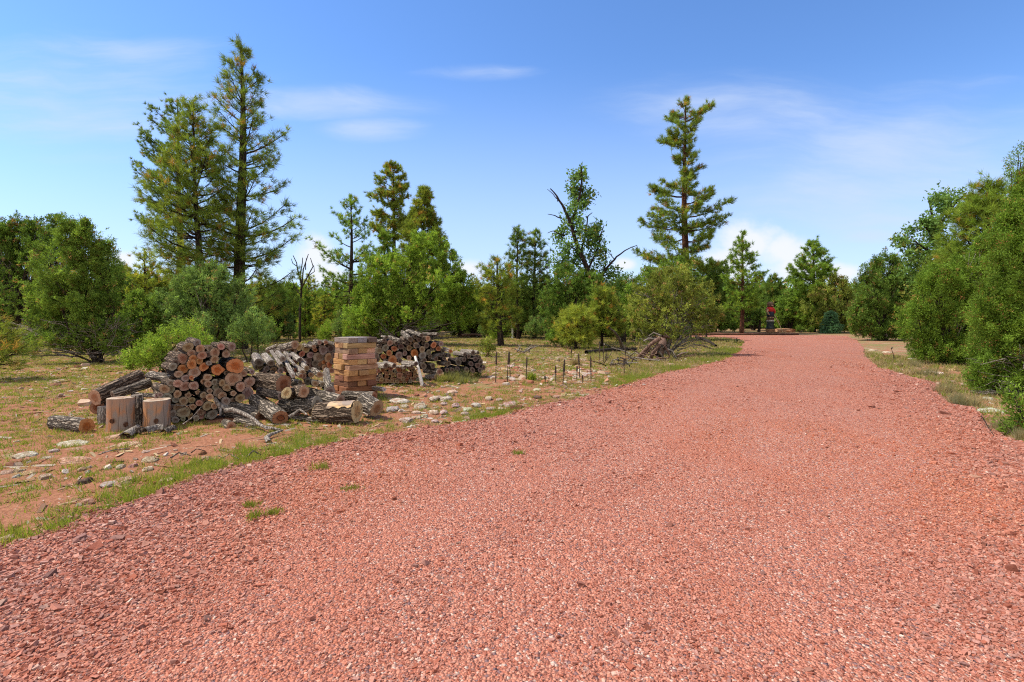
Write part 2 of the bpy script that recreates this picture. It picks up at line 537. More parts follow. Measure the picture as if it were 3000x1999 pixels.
ax, ay = axis(-1500, 1500, -14, 12, 0.16), axis(-300, 2500, 1.5, 24, 0.16)
gx, gy = np.meshgrid(ax, ay)
gp = np.stack([gx.ravel(), gy.ravel()], 1)
z = gz(gp) + rng.normal(0, 0.006, len(gp))
i, j = np.meshgrid(np.arange(len(ay) - 1), np.arange(len(ax) - 1), indexing='ij')
nx = len(ax)
q = np.stack([i * nx + j, i * nx + j + 1, (i + 1) * nx + j + 1, (i + 1) * nx + j], -1).reshape(-1, 4)
tag(link("ground", mesh_np("ground", np.column_stack([gp, z]), q, (M_SOIL,), smooth=True)), "red soil with thin dry grass under the trees", None, kind="structure")

bm = bmesh.new()
vv = [bm.verts.new((x, y, 0.012)) for x, y in ROADP]
bm.faces.new(vv)
bmesh.ops.triangulate(bm, faces=bm.faces[:])
ext = bmesh.ops.extrude_edge_only(bm, edges=[e for e in bm.edges if e.is_boundary])
for v in ext['geom']:
    if isinstance(v, bmesh.types.BMVert): v.co.z = -0.08
me = bpy.data.meshes.new("road")
bm.normal_update()
bm.to_mesh(me); bm.free()
me.materials.append(M_ROAD)
tag(link("road", me), "red gravel driveway", None, kind="structure")

# ------------------------------------------------------------------ loose gravel on the road, one mass
def chips(xy, size, zbase, cols, flat=0.5):
    n = len(xy)
    cube = np.array([(-1, -1, -1), (1, -1, -1), (1, 1, -1), (-1, 1, -1), (-1, -1, 1), (1, -1, 1), (1, 1, 1), (-1, 1, 1)], float) * 0.5
    v = cube[None] * (1 + rng.uniform(-0.45, 0.30, (n, 8, 3)))
    sc = np.stack([rng.uniform(0.8, 1.5, n), rng.uniform(0.55, 1.0, n), rng.uniform(0.25, 0.75, n) * flat / 0.5], 1) * size[:, None]
    v = v * sc[:, None]
    ang = rng.uniform(0, 2 * PI, n); tx = rng.normal(0, 0.30, n); ty = rng.normal(0, 0.30, n)
    x, y, zz = v[..., 0], v[..., 1], v[..., 2]
    y, zz = y * np.cos(tx)[:, None] - zz * np.sin(tx)[:, None], y * np.sin(tx)[:, None] + zz * np.cos(tx)[:, None]
    x, zz = x * np.cos(ty)[:, None] + zz * np.sin(ty)[:, None], -x * np.sin(ty)[:, None] + zz * np.cos(ty)[:, None]
    x, y = x * np.cos(ang)[:, None] - y * np.sin(ang)[:, None], x * np.sin(ang)[:, None] + y * np.cos(ang)[:, None]
    v = np.stack([x + xy[:, 0:1], y + xy[:, 1:2], zz + (zbase + sc[:, 2] * 0.28)[:, None]], -1).reshape(-1, 3)
    fq = np.array([(0, 3, 2, 1), (4, 5, 6, 7), (0, 1, 5, 4), (1, 2, 6, 5), (2, 3, 7, 6), (3, 0, 4, 7)])
    f = (np.arange(n)[:, None, None] * 8 + fq[None]).reshape(-1, 4)
    return v, f, np.repeat(cols, 8, 0)


def smooth_noise(xy, s, seed=0):
    x, y = xy[:, 0] * s + seed * 1.7, xy[:, 1] * s + seed * 2.3
    return (np.sin(x + 1.7 * np.sin(0.8 * y + seed)) + np.sin(1.31 * y + 1.2 * np.sin(1.13 * x)) + np.sin(0.71 * (x + y) + 2.1 * np.sin(0.5 * x - 0.7 * y))) / 6 + 0.5


def poly_dist(xy, pl):
    A = np.array([(p.x, p.y) for p in pl]); B = A[1:]; A = A[:-1]
    out = np.empty(len(xy))
    for s_ in range(0, len(xy), 20000):
        p = xy[s_:s_ + 20000][:, None]
        ab = (B - A)[None]; ap = p - A[None]
        t = np.clip((ap * ab).sum(-1) / ((ab * ab).sum(-1) + 1e-12), 0, 1)
        out[s_:s_ + 20000] = np.sqrt(((ap - t[..., None] * ab) ** 2).sum(-1)).min(1)
    return out


EL = [Vector((-6.5, -2, 0))] + [G(*p) for p in LEFT[:35]]
ER = [Vector((6.5, -2, 0))] + [G(*p) for p in RIGHT[5:][::-1]]


def lanes(xy):
    """0 in the packed wheel tracks, 1 on the loose ridges and edges"""
    dl, dr = poly_dist(xy, EL), poly_dist(xy, ER)
    t = dl / (dl + dr + 1e-6) + 0.05 * np.sin(xy[:, 1] * 0.7) + 0.04 * (smooth_noise(xy, 1.6, 31) - 0.5)
    k = np.ones(len(xy))
    for c_, w_ in ((0.36, 0.075), (0.53, 0.065), (0.70, 0.07)):
        k = k * (1 - 0.9 * np.exp(-((t - c_) / w_) ** 2))
    return np.clip(k, 0, 1)


gxy, gsz, gco = [], [], []
for d0, d1, dens, mul in ((1.6, 3.2, 6500, 1.0), (3.2, 5.2, 3900, 1.08), (5.2, 8, 1700, 1.2), (8, 13, 620, 1.4), (13, 24, 160, 1.7), (24, 46, 40, 2.4)):
    xm = min(d1 * 1.08, 12)
    n = int(2 * xm * (d1 - d0) * dens)
    a = np.stack([rng.uniform(-xm, xm, n), rng.uniform(d0, d1, n)], 1)
    a = a[np.abs(a[:, 0]) < a[:, 1] * 1.06 + 0.1]
    rd = road_dist(a)
    keep = (rd < 0.0) | (rng.random(len(a)) < 0.55 * np.exp(-np.maximum(rd, 0) / 0.14))
    a, rd = a[keep], rd[keep]
    ln_ = lanes(a)
    coarse = np.clip(1.0 + rd / 1.9, 0, 1) * 0.50 + 0.40 * smooth_noise(a, 1.4, 3) + 0.34 * (ln_ - 0.5)
    coarse = np.clip(coarse, 0, 1.3)
    thin = rng.random(len(a)) < 0.35 + 0.35 * smooth_noise(a, 0.9, 5) + 0.35 * ln_
    s = np.exp(rng.normal(0, 0.40, len(a))) * (0.0052 + 0.0090 * coarse) * mul
    gxy.append(a[thin]); gco.append(coarse[thin]); gsz.append(np.minimum(s, 0.06 * max(1, mul * 0.6))[thin])
gxy, gsz = np.concatenate(gxy), np.concatenate(gsz).copy()
base = np.array([(0.52, 0.210, 0.145), (0.60, 0.285, 0.205), (0.43, 0.140, 0.085), (0.52, 0.265, 0.205), (0.66, 0.40, 0.30), (0.36, 0.18, 0.145)])
cc = base[rng.choice(6, len(gxy), p=[.36, .22, .21, .12, .03, .06])] * rng.uniform(0.85, 1.15, (len(gxy), 1))
gco = np.clip((np.concatenate(gco) - 0.45) * 1.3, 0, 1)[:, None]
patch = np.clip((smooth_noise(gxy * np.array((1.0, 0.35)), 1.1, 14) - 0.45) * 3, 0, 1)[:, None]
cc = cc * 0.775 * (1 - gco * np.array((0.13, 0.06, 0.0))) * (1 - patch * (1 - gco) * np.array((-0.06, 0.06, 0.22)))
acc = rng.random(len(gxy)) < 0.0035
gsz[acc] *= rng.uniform(1.5, 2.6, acc.sum()); cc[acc] *= 0.6
pale = rng.random(len(gxy)) < 0.003
cc[pale] = (0.62, 0.48, 0.38)
v, f, c = chips(gxy, gsz, np.where(road_dist(gxy) < 0, 0.012, -0.012), cc)
tag(link("gravel", mesh_np("gravel", v, f, (M_STONE,), c)), "loose crushed red gravel lying over the driveway", None, kind="stuff")

# ------------------------------------------------------------------ trees
PAL_GAIN = 1.75
PAL = {  # (main, second, dead/older needles, share of older)
    'pine': ((0.078, 0.127, 0.020), (0.142, 0.177, 0.026), (0.224, 0.147, 0.035), 0.08),
    'pined': ((0.071, 0.120, 0.024), (0.116, 0.159, 0.031), (0.177, 0.130, 0.035), 0.04),
    'pineg': ((0.087, 0.153, 0.022), (0.144, 0.203, 0.029), (0.201, 0.165, 0.035), 0.04),
    'piney': ((0.147, 0.195, 0.028), (0.224, 0.236, 0.035), (0.319, 0.224, 0.047), 0.07),
    'pineo': ((0.094, 0.139, 0.020), (0.163, 0.183, 0.026), (0.260, 0.153, 0.035), 0.09),
    'fuzzy': ((0.095, 0.150, 0.020), (0.145, 0.190, 0.026), (0.22, 0.14, 0.03), 0.08),
    'spruce': ((0.058, 0.125, 0.060), (0.090, 0.165, 0.080), (0.06, 0.10, 0.06), 0.05),
    'jun': ((0.075, 0.128, 0.020), (0.115, 0.170, 0.026), (0.20, 0.13, 0.05), 0.05),
    'junl': ((0.105, 0.175, 0.022), (0.155, 0.215, 0.030), (0.22, 0.15, 0.05), 0.04),
    'junb': ((0.085, 0.142, 0.038), (0.120, 0.175, 0.046), (0.20, 0.14, 0.06), 0.04),
    'jund': ((0.056, 0.100, 0.018), (0.088, 0.138, 0.022), (0.19, 0.11, 0.045), 0.06),
    'juno': ((0.105, 0.135, 0.024), (0.155, 0.170, 0.032), (0.24, 0.15, 0.06), 0.05),
    'junr': ((0.070, 0.122, 0.015), (0.108, 0.168, 0.021), (0.24, 0.12, 0.045), 0.035),
    'oak': ((0.060, 0.115, 0.026), (0.095, 0.155, 0.036), (0.14, 0.15, 0.03), 0.06),
}


def palette(pal, n, older=None):
    a, b, o, share = PAL[pal]
    t = rng.random((n, 1))
    c = np.array(a) * (1 - t) + np.array(b) * t
    p = share if older is None else older * share * 2.2
    k = rng.random(n) < p
    c[k] = np.array(o) * rng.uniform(0.7, 1.15, (k.sum(), 1))
    return c * rng.uniform(0.82, 1.18, (n, 1)) * PAL_GAIN


TREES = {}          # label anchors


def pine(label, d, xb, prof, pal='pine', trunk_w=None, xt=None, whorl=0.5, per=5, needle=0.2, dens=1.0, ybot=None, bark=None, name="pine_tree", group=None, wide=1.0, flatness=0.0, lod=1.0):
    """a pine from its outline: PROF is (y, xl, xr) from the top down in photo pixels at distance d"""
    m = d / F
    root = thing(name, label, "pine tree", P(xb, HOR, d).xy.to_3d(), group)
    xt = xt if xt is not None else 0.5 * (prof[0][1] + prof[0][2])
    ys = np.array([p[0] for p in prof]); zl = EYE - (ys - HOR) * m
    H = zl[0]
    zb = EYE - ((ybot if ybot else prof[-1][0]) - HOR) * m
    tw = (trunk_w or 20) * m
    lean = (xt - xb) * m
    ph = random.uniform(0, 6)

    def axisp(z):
        t = z / H
        return np.array((lean * t + 0.022 * H * math.sin(3.4 * t + ph) * (1 - t) * t * 2, 0.01 * H * math.sin(3.1 * t + ph * 2) * t * (1 - t), z))
    tb = Tubes()
    zs = np.linspace(-0.1, H - 0.05, 15)
    tb.add([axisp(z) for z in zs], [tw * 0.62, tw * 0.5, tw * 0.45, tw * 0.4, tw * 0.33, tw * 0.25, tw * 0.16, tw * 0.05], 10)
    left = np.interp(zs, zl[::-1], np.array([(xb + (xt - xb) * (HOR + EYE / m - p[0]) / (HOR + EYE / m - ys[0]) - p[1]) * m for p in prof])[::-1])
    lz = zl[::-1]
    lx = np.array([(xb + (xt - xb) * (EYE - (p[0] - HOR) * m) / H - p[1]) * m for p in prof])[::-1]
    rx = np.array([(p[2] - xb - (xt - xb) * (EYE - (p[0] - HOR) * m) / H) * m for p in prof])[::-1]
    C, D, T = [], [], []
    zz, az = zb, random.uniform(0, 6)
    px = d / 512.0
    while zz < H - 0.10:
        frac = (zz - zb) / max(H - zb, 0.1)
        k = max(3, int(per * (1 - 0.35 * frac)))
        for q_ in range(k):
            az += 2 * PI / k + random.uniform(-0.6, 0.6)
            ca, sa = math.cos(az), math.sin(az)
            zt = zz + random.uniform(-0.5, 0.5) * whorl
            rl, rr = np.interp(zt, lz, lx), np.interp(zt, lz, rx)
            r = max(0.12, (rr if ca > 0 else rl) * ca * ca + 0.5 * (rl + rr) * sa * sa * wide) * random.choice((random.uniform(0.5, 0.8), random.uniform(0.78, 1.06), random.uniform(0.85, 1.06)))
            slope = (0.80 * frac ** 1.3 + 0.10 + random.uniform(-0.08, 0.22)) * (1 - flatness)
            rise = r * slope
            z0 = max(zt - rise, 0.15 * H if zt > 0.15 * H else 0.05)
            if z0 > H - 0.05: z0 = H - 0.05
            a = axisp(z0)
            n = 5
            pts = []
            for t in np.linspace(0, 1, n):
                droop = -0.10 * r * math.sin(t * PI) * (1 - frac) + 0.10 * r * t ** 3 * (1 - frac)
                pts.append(a + np.array((ca * r * t, sa * r * t, (zt - z0) * t ** 1.15 + droop)))
            pts = np.array(pts)
            lr = 0.014 + 0.024 * r ** 0.9
            tb.add(pts, [lr, lr * 0.7, lr * 0.4, lr * 0.22], 4)
            # side twigs with needle tufts
            nt = max(3, int((3.5 + 4.6 * r) * dens))
            for t in np.linspace(0.30 if r > 0.6 else 0.1, 0.98, nt):
                t = min(1, max(0.05, t + random.uniform(-0.06, 0.06)))
                b = np.array([np.interp(t, np.linspace(0, 1, n), pts[:, i_]) for i_ in range(3)])
                sgn = random.choice((-1, 1)); th = az + sgn * random.uniform(0.35, 1.05)
                ln = (0.42 * r * (1.15 - t) + 0.20 + 0.15 * random.random()) * random.uniform(0.5, 1.3)
                ln = min(ln, 1.1)
                dr = np.array((math.cos(th), math.sin(th), random.uniform(-0.25, 0.75) + 0.5 * frac))
                dr /= np.linalg.norm(dr)
                e = b + dr * ln
                if ln > 0.22 and lod > 0.6: tb.add([b, b + dr * ln * 0.5 + np.array((0, 0, -0.02)), e], [0.012, 0.006], 3)
                for s_ in ((1.0, 0.7) if ln > 0.5 else (1.0,)):
                    C.append(b + dr * ln * s_ + rng.normal(0, 0.06 + 0.08 * ln, 3)); D.append(dr * 1.0 + np.array((0, 0, 0.25))); T.append(t * s_)
            C.append(pts[-1]); D.append(pts[-1] - pts[-2]); T.append(1.0)
        zz += whorl * random.uniform(0.6, 1.4) * (1 - 0.45 * frac)
    for q_ in range(6):
        C.append(axisp(H - 0.04 - 0.07 * q_)); D.append(np.array((random.uniform(-.3, .3), random.uniform(-.3, .3), 1.0))); T.append(1.0)
    C, D, T = np.array(C), unit(np.array(D)), np.array(T)
    mm = max(7, int(22 * lod))
    wdt = max(0.011, 0.44 * px)
    c = palette(pal, len(C), np.clip(0.95 - 0.8 * T, 0.05, 0.9))
    v1, c1 = blades(C - D * needle * 0.3, D, mm, 0.74, needle * 1.25, wdt, c * rng.uniform(0.75, 1.25, (len(c), 1)), jit=needle * 0.14)
    tb.build("trunk", bark or M_TRUNK, root)
    blade_mesh("crown", [v1], [c1], M_LEAF, root)
    TREES[label] = root.location.copy()
    return root


def juniper(label, d, xb, lobes, pal='jun', cov=2.6, stems=3, up=0.55, leaf=1.0, deadwood=0, name="juniper_tree", cat="juniper tree", group=None, deep=0.85, sw=16, bark=None, lift=0.0, dead_area=None):
    """a juniper from the clumps of its crown: LOBES is (x, y, rx, ry) in photo pixels at distance d"""
    m = d / F
    px = d / 512.0
    root = thing(name, label, cat, P(xb, HOR, d).xy.to_3d(), group)
    ox = root.location.x
    L, W = max(0.055, 1.9 * px) * leaf, max(0.020, 0.85 * px) * leaf
    C, D, TI = [], [], []
    cen = []
    mcl = 12
    if cat == "juniper tree":             # pointed leaders standing out of the top of each clump
        extra = []
        for (x, y, rx, ry) in lobes:
            if rx < 24: continue
            for k in range(3):
                a_ = random.uniform(0.5, 2.6)
                extra.append((x + rx * 0.85 * math.cos(a_), y - ry * 0.80 * math.sin(a_), rx * 0.13 + 3, ry * 0.34 + 4))
        lobes = list(lobes) + extra
    for (x, y, rx, ry) in lobes:
        c0 = np.array(((x - 1500) * m - ox, random.uniform(-0.35, 0.35) * rx * m, EYE - (y - HOR) * m))
        rad = np.array((rx * m, max(rx, 0.6 * ry) * m * deep, ry * m))
        cen.append((c0, rad))
        area = PI * rad[0] * rad[2]
        n = int(area * cov * 1.5 / (L * W * 0.5) / mcl) + 12
        rp_ = min(max(0.13, 0.26 * min(rad[0], rad[2])), 0.42, 0.6 * min(rad[0], rad[2]))
        npf = max(5, int(2.6 * (rad[0] * rad[2] + rad[0] * rad[1] + rad[1] * rad[2]) / (rp_ * rp_) * 0.42))
        u = unit(rng.normal(0, 1, (npf, 3)))
        pc = c0 + u * rad * (rng.uniform(0.45, 1.0, (npf, 1)) ** 0.5) * rng.uniform(0.82, 1.08, (npf, 1))
        pr_ = rp_ * rng.uniform(0.6, 1.35, npf)
        w_ = pr_ ** 2
        idx = rng.choice(npf, n, p=w_ / w_.sum())
        axv = unit(u * np.array((0.55, 0.55, 0.25)) + np.array((0, 0, 0.9 * up + 0.25)) + rng.normal(0, 0.18, (npf, 3)))
        t_ = rng.random(n) ** 1.25
        q = unit(np.cross(axv[idx], rng.normal(0, 1, (n, 3))))
        rr = pr_[idx] * ((1 - t_) ** 0.75 * 0.95 + 0.06) * rng.uniform(0.25, 1.0, n) ** 0.5
        C.append(pc[idx] + axv[idx] * ((t_ - 0.35) * 2.5 * pr_[idx])[:, None] + q * rr[:, None])
        D.append(unit(axv[idx] * 0.75 + q * 0.55))
        TI.append((0.68 + 0.64 * rng.random(npf))[idx])
    C, D = np.concatenate(C), np.concatenate(D)
    ok = C[:, 2] > 0.05
    C, D = C[ok], D[ok]
    tint = np.concatenate(TI)[ok] * 0.9 + 0.2 * smooth_noise(np.column_stack([C[:, 0] + C[:, 1] * 0.6, C[:, 2]]), 2.2, rng.integers(1, 50))
    c = palette(pal, len(C)) * tint[:, None]
    v1, c1 = blades(C, D, mcl, 0.55, L, W, c * rng.uniform(0.7, 1.3, (len(c), 1)), jit=max(0.04, 0.9 * px))
    tb = Tubes()
    base = np.array((0, 0, -0.08))
    order = sorted(cen, key=lambda q_: -q_[1][0] * q_[1][2])
    for k, (c0, rad) in enumerate(order[:16]):
        b = base + np.array((random.uniform(-1, 1), random.uniform(-1, 1), 0)) * (0.10 + 0.02 * stems) * (k < stems)
        mid = (b + c0) / 2 + np.array((random.uniform(-.12, .12), random.uniform(-.12, .12), 0)) * np.linalg.norm(c0 - b) + np.array((0, 0, -0.06)) * np.linalg.norm(c0 - b)
        r0 = sw * m * 0.5 * (1.0 if k < stems else 0.55)
        tb.add([b, (b * 2 + mid) / 3 + np.array((0.03, 0, 0.03)), mid, (mid + c0) / 2, c0 + np.array((0, 0, rad[2] * 0.35))], [r0, r0 * 0.8, r0 * 0.55, r0 * 0.2], 7)
        for q_ in range(5):
            e = c0 + unit(rng.normal(0, 1, 3)) * rad * 0.8
            tb.add([(mid + c0) / 2 * 0.5 + mid * 0.5, (c0 + e) / 2 + rng.normal(0, 0.05, 3), e], [r0 * 0.3, r0 * 0.16, r0 * 0.05], 4)
    tb.build("trunk", bark or M_TRUNKJ, root)
    blade_mesh("crown", [v1], [c1], M_LEAF, root)
    if deadwood:
        td = Tubes()
        for q_ in range(deadwood):
            if dead_area:
                x0, y0, x1, y1 = dead_area
                e = np.array(((random.uniform(x0, x1) - 1500) * m - ox, random.uniform(-1.0, 0.2) * 60 * m, EYE - (random.uniform(y0, y1) - HOR) * m))
            else:
                c0, rad = random.choice(cen)
                e = c0 + unit(rng.normal(0, 1, 3) + np.array((0, -0.5, -0.3))) * rad * random.uniform(0.8, 1.06)
            e[2] = max(e[2], 0.05)
            b = np.array((e[0] * random.uniform(0.15, 0.5), e[1] * 0.3, max(0.1, e[2] * random.uniform(0.45, 0.9))))
            mid = (b + e) / 2 + rng.normal(0, 0.10, 3)
            mid[2] = max(mid[2], 0.06)
            rr = random.uniform(0.30, 0.75) * px * 0.5 + 0.003
            td.add([b, mid, e], [rr * 1.5, rr, rr * 0.5], 4)
            for g_ in range(2):
                e2 = mid + (e - mid) * random.uniform(0.3, 0.9) + rng.normal(0, 0.16, 3)
                e2[2] = max(e2[2], 0.04)
                td.add([mid + (e - mid) * 0.2 * g_, (mid + e2) / 2 + rng.normal(0, 0.03, 3), e2], [rr * 0.7, rr * 0.35], 4)
        td.build("deadwood", M_DEAD, root)
    TREES[label] = root.location.copy()
    return root


def leafy(label, d, xb, branches, clusters, pal='oak', size=0.10, name="oak_tree", group=None, bare=None):
    """a sparse broadleaf tree: BRANCHES polylines of photo pixels with start and end widths, CLUSTERS of leaves (x, y, r, n)"""
    m = d / F
    root = thing(name, label, "oak tree", P(xb, HOR, d).xy.to_3d(), group)
    ox = root.location.x
    loc = lambda x, y, dy=0.0: np.array(((x - 1500) * m - ox, dy, EYE - (y - HOR) * m))
    tb = Tubes()
    nodes = []
    for pl, w0, w1 in branches:
        dy0 = random.uniform(-0.5, 0.5)
        pts = [loc(x, y, dy0 * i_ / max(1, len(pl) - 1) * 2) for i_, (x, y) in enumerate(pl)]
        nodes += pts
        pts2 = []
        for a, b in zip(pts, pts[1:]):
            pts2 += [a, (a + b) / 2 + rng.normal(0, 0.012, 3) * np.linalg.norm(b - a) * 3]
        tb.add(pts2 + [pts[-1]], [w0 * m / 2, w1 * m / 2], 7)
    C, D = [], []
    for (x, y, r, n) in clusters:
        c0 = loc(x, y, random.uniform(-0.7, 0.7))
        near = min(nodes, key=lambda p_: np.linalg.norm(p_ - c0))
        for q_ in range(n):
            p_ = c0 + rng.normal(0, 0.5, 3) * r * m
            C.append(p_); D.append(unit(rng.normal(0, 1, 3) + np.array((0, 0, 0.4))))
            if q_ % 4 == 0: tb.add([near, (near + p_) / 2 + rng.normal(0, 0.06, 3), p_], [0.02, 0.006], 3)
    C, D = np.array(C), np.array(D)
    v1, c1 = blades(C, D, 9, 0.9, size * 1.5, size, palette(pal, len(C)), jit=size * 1.1)
    tb.build("trunk", M_TRUNK, root)
    blade_mesh("crown", [v1], [c1], M_LEAF, root)
    TREES[label] = root.location.copy()
    return root


# -- left side
juniper("dark juniper with a thick leaning trunk at the far left edge", 30, 62, [(40, 720, 62, 70), (125, 705, 55, 55), (-20, 780, 80, 110), (90, 800, 90, 85), (165, 765, 55, 75), (60, 870, 110, 60), (-50, 880, 80, 70), (10, 665, 12, 28), (55, 655, 13, 30), (90, 668, 10, 26), (150, 655, 14, 30), (172, 660, 12, 30)], 'jund', stems=2, sw=38, deadwood=40)
juniper("bushy juniper with several thin dark stems before the spired junipers at left", 18, 283, [(232, 735, 42, 62), (205, 705, 28, 48), (252, 695, 26, 45), (190, 800, 72, 70), (262, 830, 66, 85), (300, 775, 34, 62), (140, 870, 72, 66), (222, 895, 92, 72), (290, 945, 64, 56), (130, 955, 55, 40), (175, 1000, 70, 28), (330, 995, 46, 36), (235, 1000, 60, 34), (170, 850, 14, 60), (310, 720, 10, 40), (190, 650, 9, 26), (215, 668, 9, 26), (242, 664, 10, 30), (275, 720, 12, 30), (180, 690, 10, 30)], 'jun', cov=2.7, stems=6, sw=11, deadwood=90, dead_area=(20, 930, 420, 1040))
juniper("group of narrow pointed junipers joined at the base beside the bushy juniper", 27, 325, [(310, 800, 17, 72), (336, 825, 15, 76), (356, 855, 14, 66), (300, 860, 28, 76), (332, 920, 36, 76), (292, 760, 12, 50)], 'jund', stems=4, sw=9)
pine("golden green young pine to the left of the two tall pines", 32, 424, [(735, 415, 432), (770, 390, 452), (810, 372, 470), (870, 362, 482), (940, 365, 485)], 'piney', 14, whorl=0.45, needle=0.22, ybot=960)
pine("small orange tinged pine cut off by the left picture edge", 13, -38, [(935, -60, -20), (965, -80, 15), (1000, -90, 45), (1030, -95, 55)], 'pineo', 10, whorl=0.25, needle=0.2, ybot=1045, dens=1.6)
pine("tallest pine at left with a straight dark trunk and open crown", 26, 706, [(130, 699, 714), (170, 678, 732), (215, 640, 755), (250, 610, 765), (300, 608, 748), (345, 625, 800), (372, 640, 830), (430, 620, 815), (470, 610, 800), (520, 585, 810), (560, 575, 832), (600, 560, 892), (640, 555, 915), (680, 560, 892), (730, 565, 852), (790, 580, 852), (850, 590, 880), (905, 600, 860)], 'pine', 34, xt=706, whorl=0.62, per=5, needle=0.27, dens=1.0, ybot=915)
pine("bushy pine leaning beside the tallest pine on its left", 24, 600, [(295, 562, 580), (340, 538, 612), (400, 522, 648), (450, 500, 675), (520, 468, 690), (580, 440, 690), (630, 402, 680), (690, 400, 660), (740, 402, 640), (790, 430, 640)], 'pine', 20, xt=566, whorl=0.5, per=6, needle=0.26, dens=1.1, ybot=800)
pine("fine needled darker pine half hidden behind the bushy pine", 38, 545, [(290, 505, 532), (330, 432, 560), (370, 448, 570), (430, 405, 560), (475, 396, 550), (510, 415, 545), (560, 395, 530), (605, 420, 520)], 'pined', 20, xt=520, whorl=0.75, per=6, needle=0.2, dens=1.3, ybot=640)
pine("golden low pine beneath the bushy pine left of the tall trunk", 34, 522, [(705, 515, 530), (760, 480, 566), (820, 458, 590), (880, 450, 600), (930, 455, 605)], 'piney', 13, whorl=0.5, needle=0.22, ybot=940)
juniper("blue green juniper with twisted dark limbs in front of the tallest pine", 20, 610, [(560, 860, 66, 62), (500, 905, 60, 62), (622, 832, 66, 52), (682, 885, 66, 62), (590, 950, 100, 52), (480, 965, 64, 50), (700, 955, 50, 46)], 'junb', cov=2.5, stems=3, sw=13, deadwood=25)
juniper("low bright green juniper bush right behind the front log stack", 14.8, 470, [(440, 1030, 48, 38), (408, 1062, 42, 26), (480, 1006, 40, 34), (540, 978, 38, 34), (592, 1005, 26, 24), (470, 1062, 50, 22)], 'junl', stems=4, sw=5, name="juniper_bush", cat="bush", up=0.8)
juniper("upright bright juniper sapling just left of the tallest pine's trunk", 18, 588, [(586, 962, 24, 44), (570, 1000, 26, 34), (606, 1005, 24, 30)], 'junb', stems=2, sw=4, name="juniper_bush", cat="bush", up=0.9)
juniper("pale green juniper bush at the foot of the tallest pine's trunk", 18.5, 730, [(736, 944, 36, 44), (702, 985, 38, 30), (752, 990, 36, 30)], 'junb', stems=3, sw=5, name="juniper_bush", cat="bush", up=0.8)
juniper("wide low juniper filling the gap left of the blue green juniper", 19.5, 390, [(380, 965, 56, 46), (425, 930, 46, 50), (350, 1010, 46, 32), (452, 985, 46, 40), (400, 900, 34, 40)], 'jun', stems=4, sw=6, deadwood=20)
# dead snag
snag = thing("dead_tree", "bare dead tree with crooked upright branches right of the tallest pine", "dead tree", P(882, HOR, 33).xy.to_3d())
tb = Tubes()
m_ = 33 / F
for pl, w0, w1 in (([(882, 1003), (880, 900), (884, 830), (892, 790), (905, 745)], 8, 2), ([(884, 830), (872, 790), (866, 770), (862, 750)], 5, 2), ([(882, 850), (905, 810), (914, 780), (912, 757)], 5, 2),
                   ([(884, 840), (878, 800), (884, 770), (886, 755)], 4, 2), ([(893, 790), (899, 770), (896, 756)], 3, 1.5), ([(905, 808), (918, 795), (922, 778)], 3, 1.5), ([(868, 780), (858, 772), (852, 758)], 3, 1.5), ([(880, 862), (862, 840), (856, 815)], 4, 2)):
    tb.add([((x - 882) * m_, random.uniform(-.2, .2), EYE - (y - HOR) * m_) for x, y in pl], [w0 * m_ / 2, w1 * m_ / 2], 5)
tb.build("trunk", M_TRUNKJ, snag)
# -- middle
pine("slim open pine behind the block tower with a bare lower trunk", 38, 1032, [(569, 1019, 1033), (600, 1003, 1045), (628, 975, 1066), (660, 990, 1062), (700, 962, 1090), (725, 920, 1110), (760, 940, 1102), (800, 938, 1092), (850, 938, 1080)], 'pineg', 14, xt=1026, whorl=0.75, per=5, needle=0.24, dens=1.0, ybot=855)
pine("round topped pine rising highest behind the block tower", 53, 1166, [(480, 1142, 1160), (500, 1115, 1180), (540, 1090, 1192), (578, 1083, 1213), (592, 1120, 1180), (606, 1130, 1170), (622, 1092, 1200), (655, 1088, 1212), (680, 1100, 1195), (690, 1120, 1180)], 'pineo', 15, xt=1150, whorl=0.8, per=7, needle=0.28, dens=1.5, ybot=695, flatness=0.25)
pine("dense rusty green pine with a pointed top behind the rounded juniper", 42, 1243, [(553, 1238, 1250), (600, 1217, 1264), (640, 1202, 1280), (680, 1182, 1306), (720, 1180, 1302), (780, 1180, 1300)], 'pineo', 14, whorl=0.5, per=8, needle=0.26, dens=1.7, ybot=800)
pine("low olive pine between the slim pine and the rounded juniper", 41, 1126, [(675, 1118, 1132), (720, 1104, 1150), (770, 1094, 1166), (830, 1090, 1172)], 'pineg', 11, whorl=0.5, per=6, needle=0.24, dens=1.2, ybot=860)
juniper("large rounded bright green juniper behind the log stacks", 30, 1150, [(1110, 812, 55, 55), (1262, 745, 55, 52), (1190, 785, 55, 50), (1322, 785, 34, 40), (1346, 850, 46, 46), (1272, 850, 76, 62), (1152, 880, 86, 62), (1078, 900, 56, 56), (1232, 915, 100, 52), (1372, 890, 32, 52), (1050, 945, 52, 46), (1342, 930, 52, 32), (1130, 945, 66, 46), (1230, 705, 26, 22)], 'junl', cov=3.6, stems=4, sw=14, up=0.7, deadwood=70, dead_area=(1090, 930, 1380, 1000))
pine("round crowned pine with paired dark trunks right of the rounded juniper", 29, 1467, [(752, 1443, 1468), (785, 1408, 1500), (840, 1400, 1508), (890, 1402, 1515), (940, 1412, 1522)], 'pineo', 17, whorl=0.45, per=6, needle=0.23, dens=1.1, ybot=950)
pine("left one of the twin spire topped pines", 38, 1518, [(668, 1511, 1523), (710, 1498, 1533), (760, 1490, 1546), (800, 1490, 1552), (860, 1482, 1560), (925, 1490, 1552)], 'pined', 10, whorl=0.6, per=6, needle=0.24, dens=1.1, ybot=940)
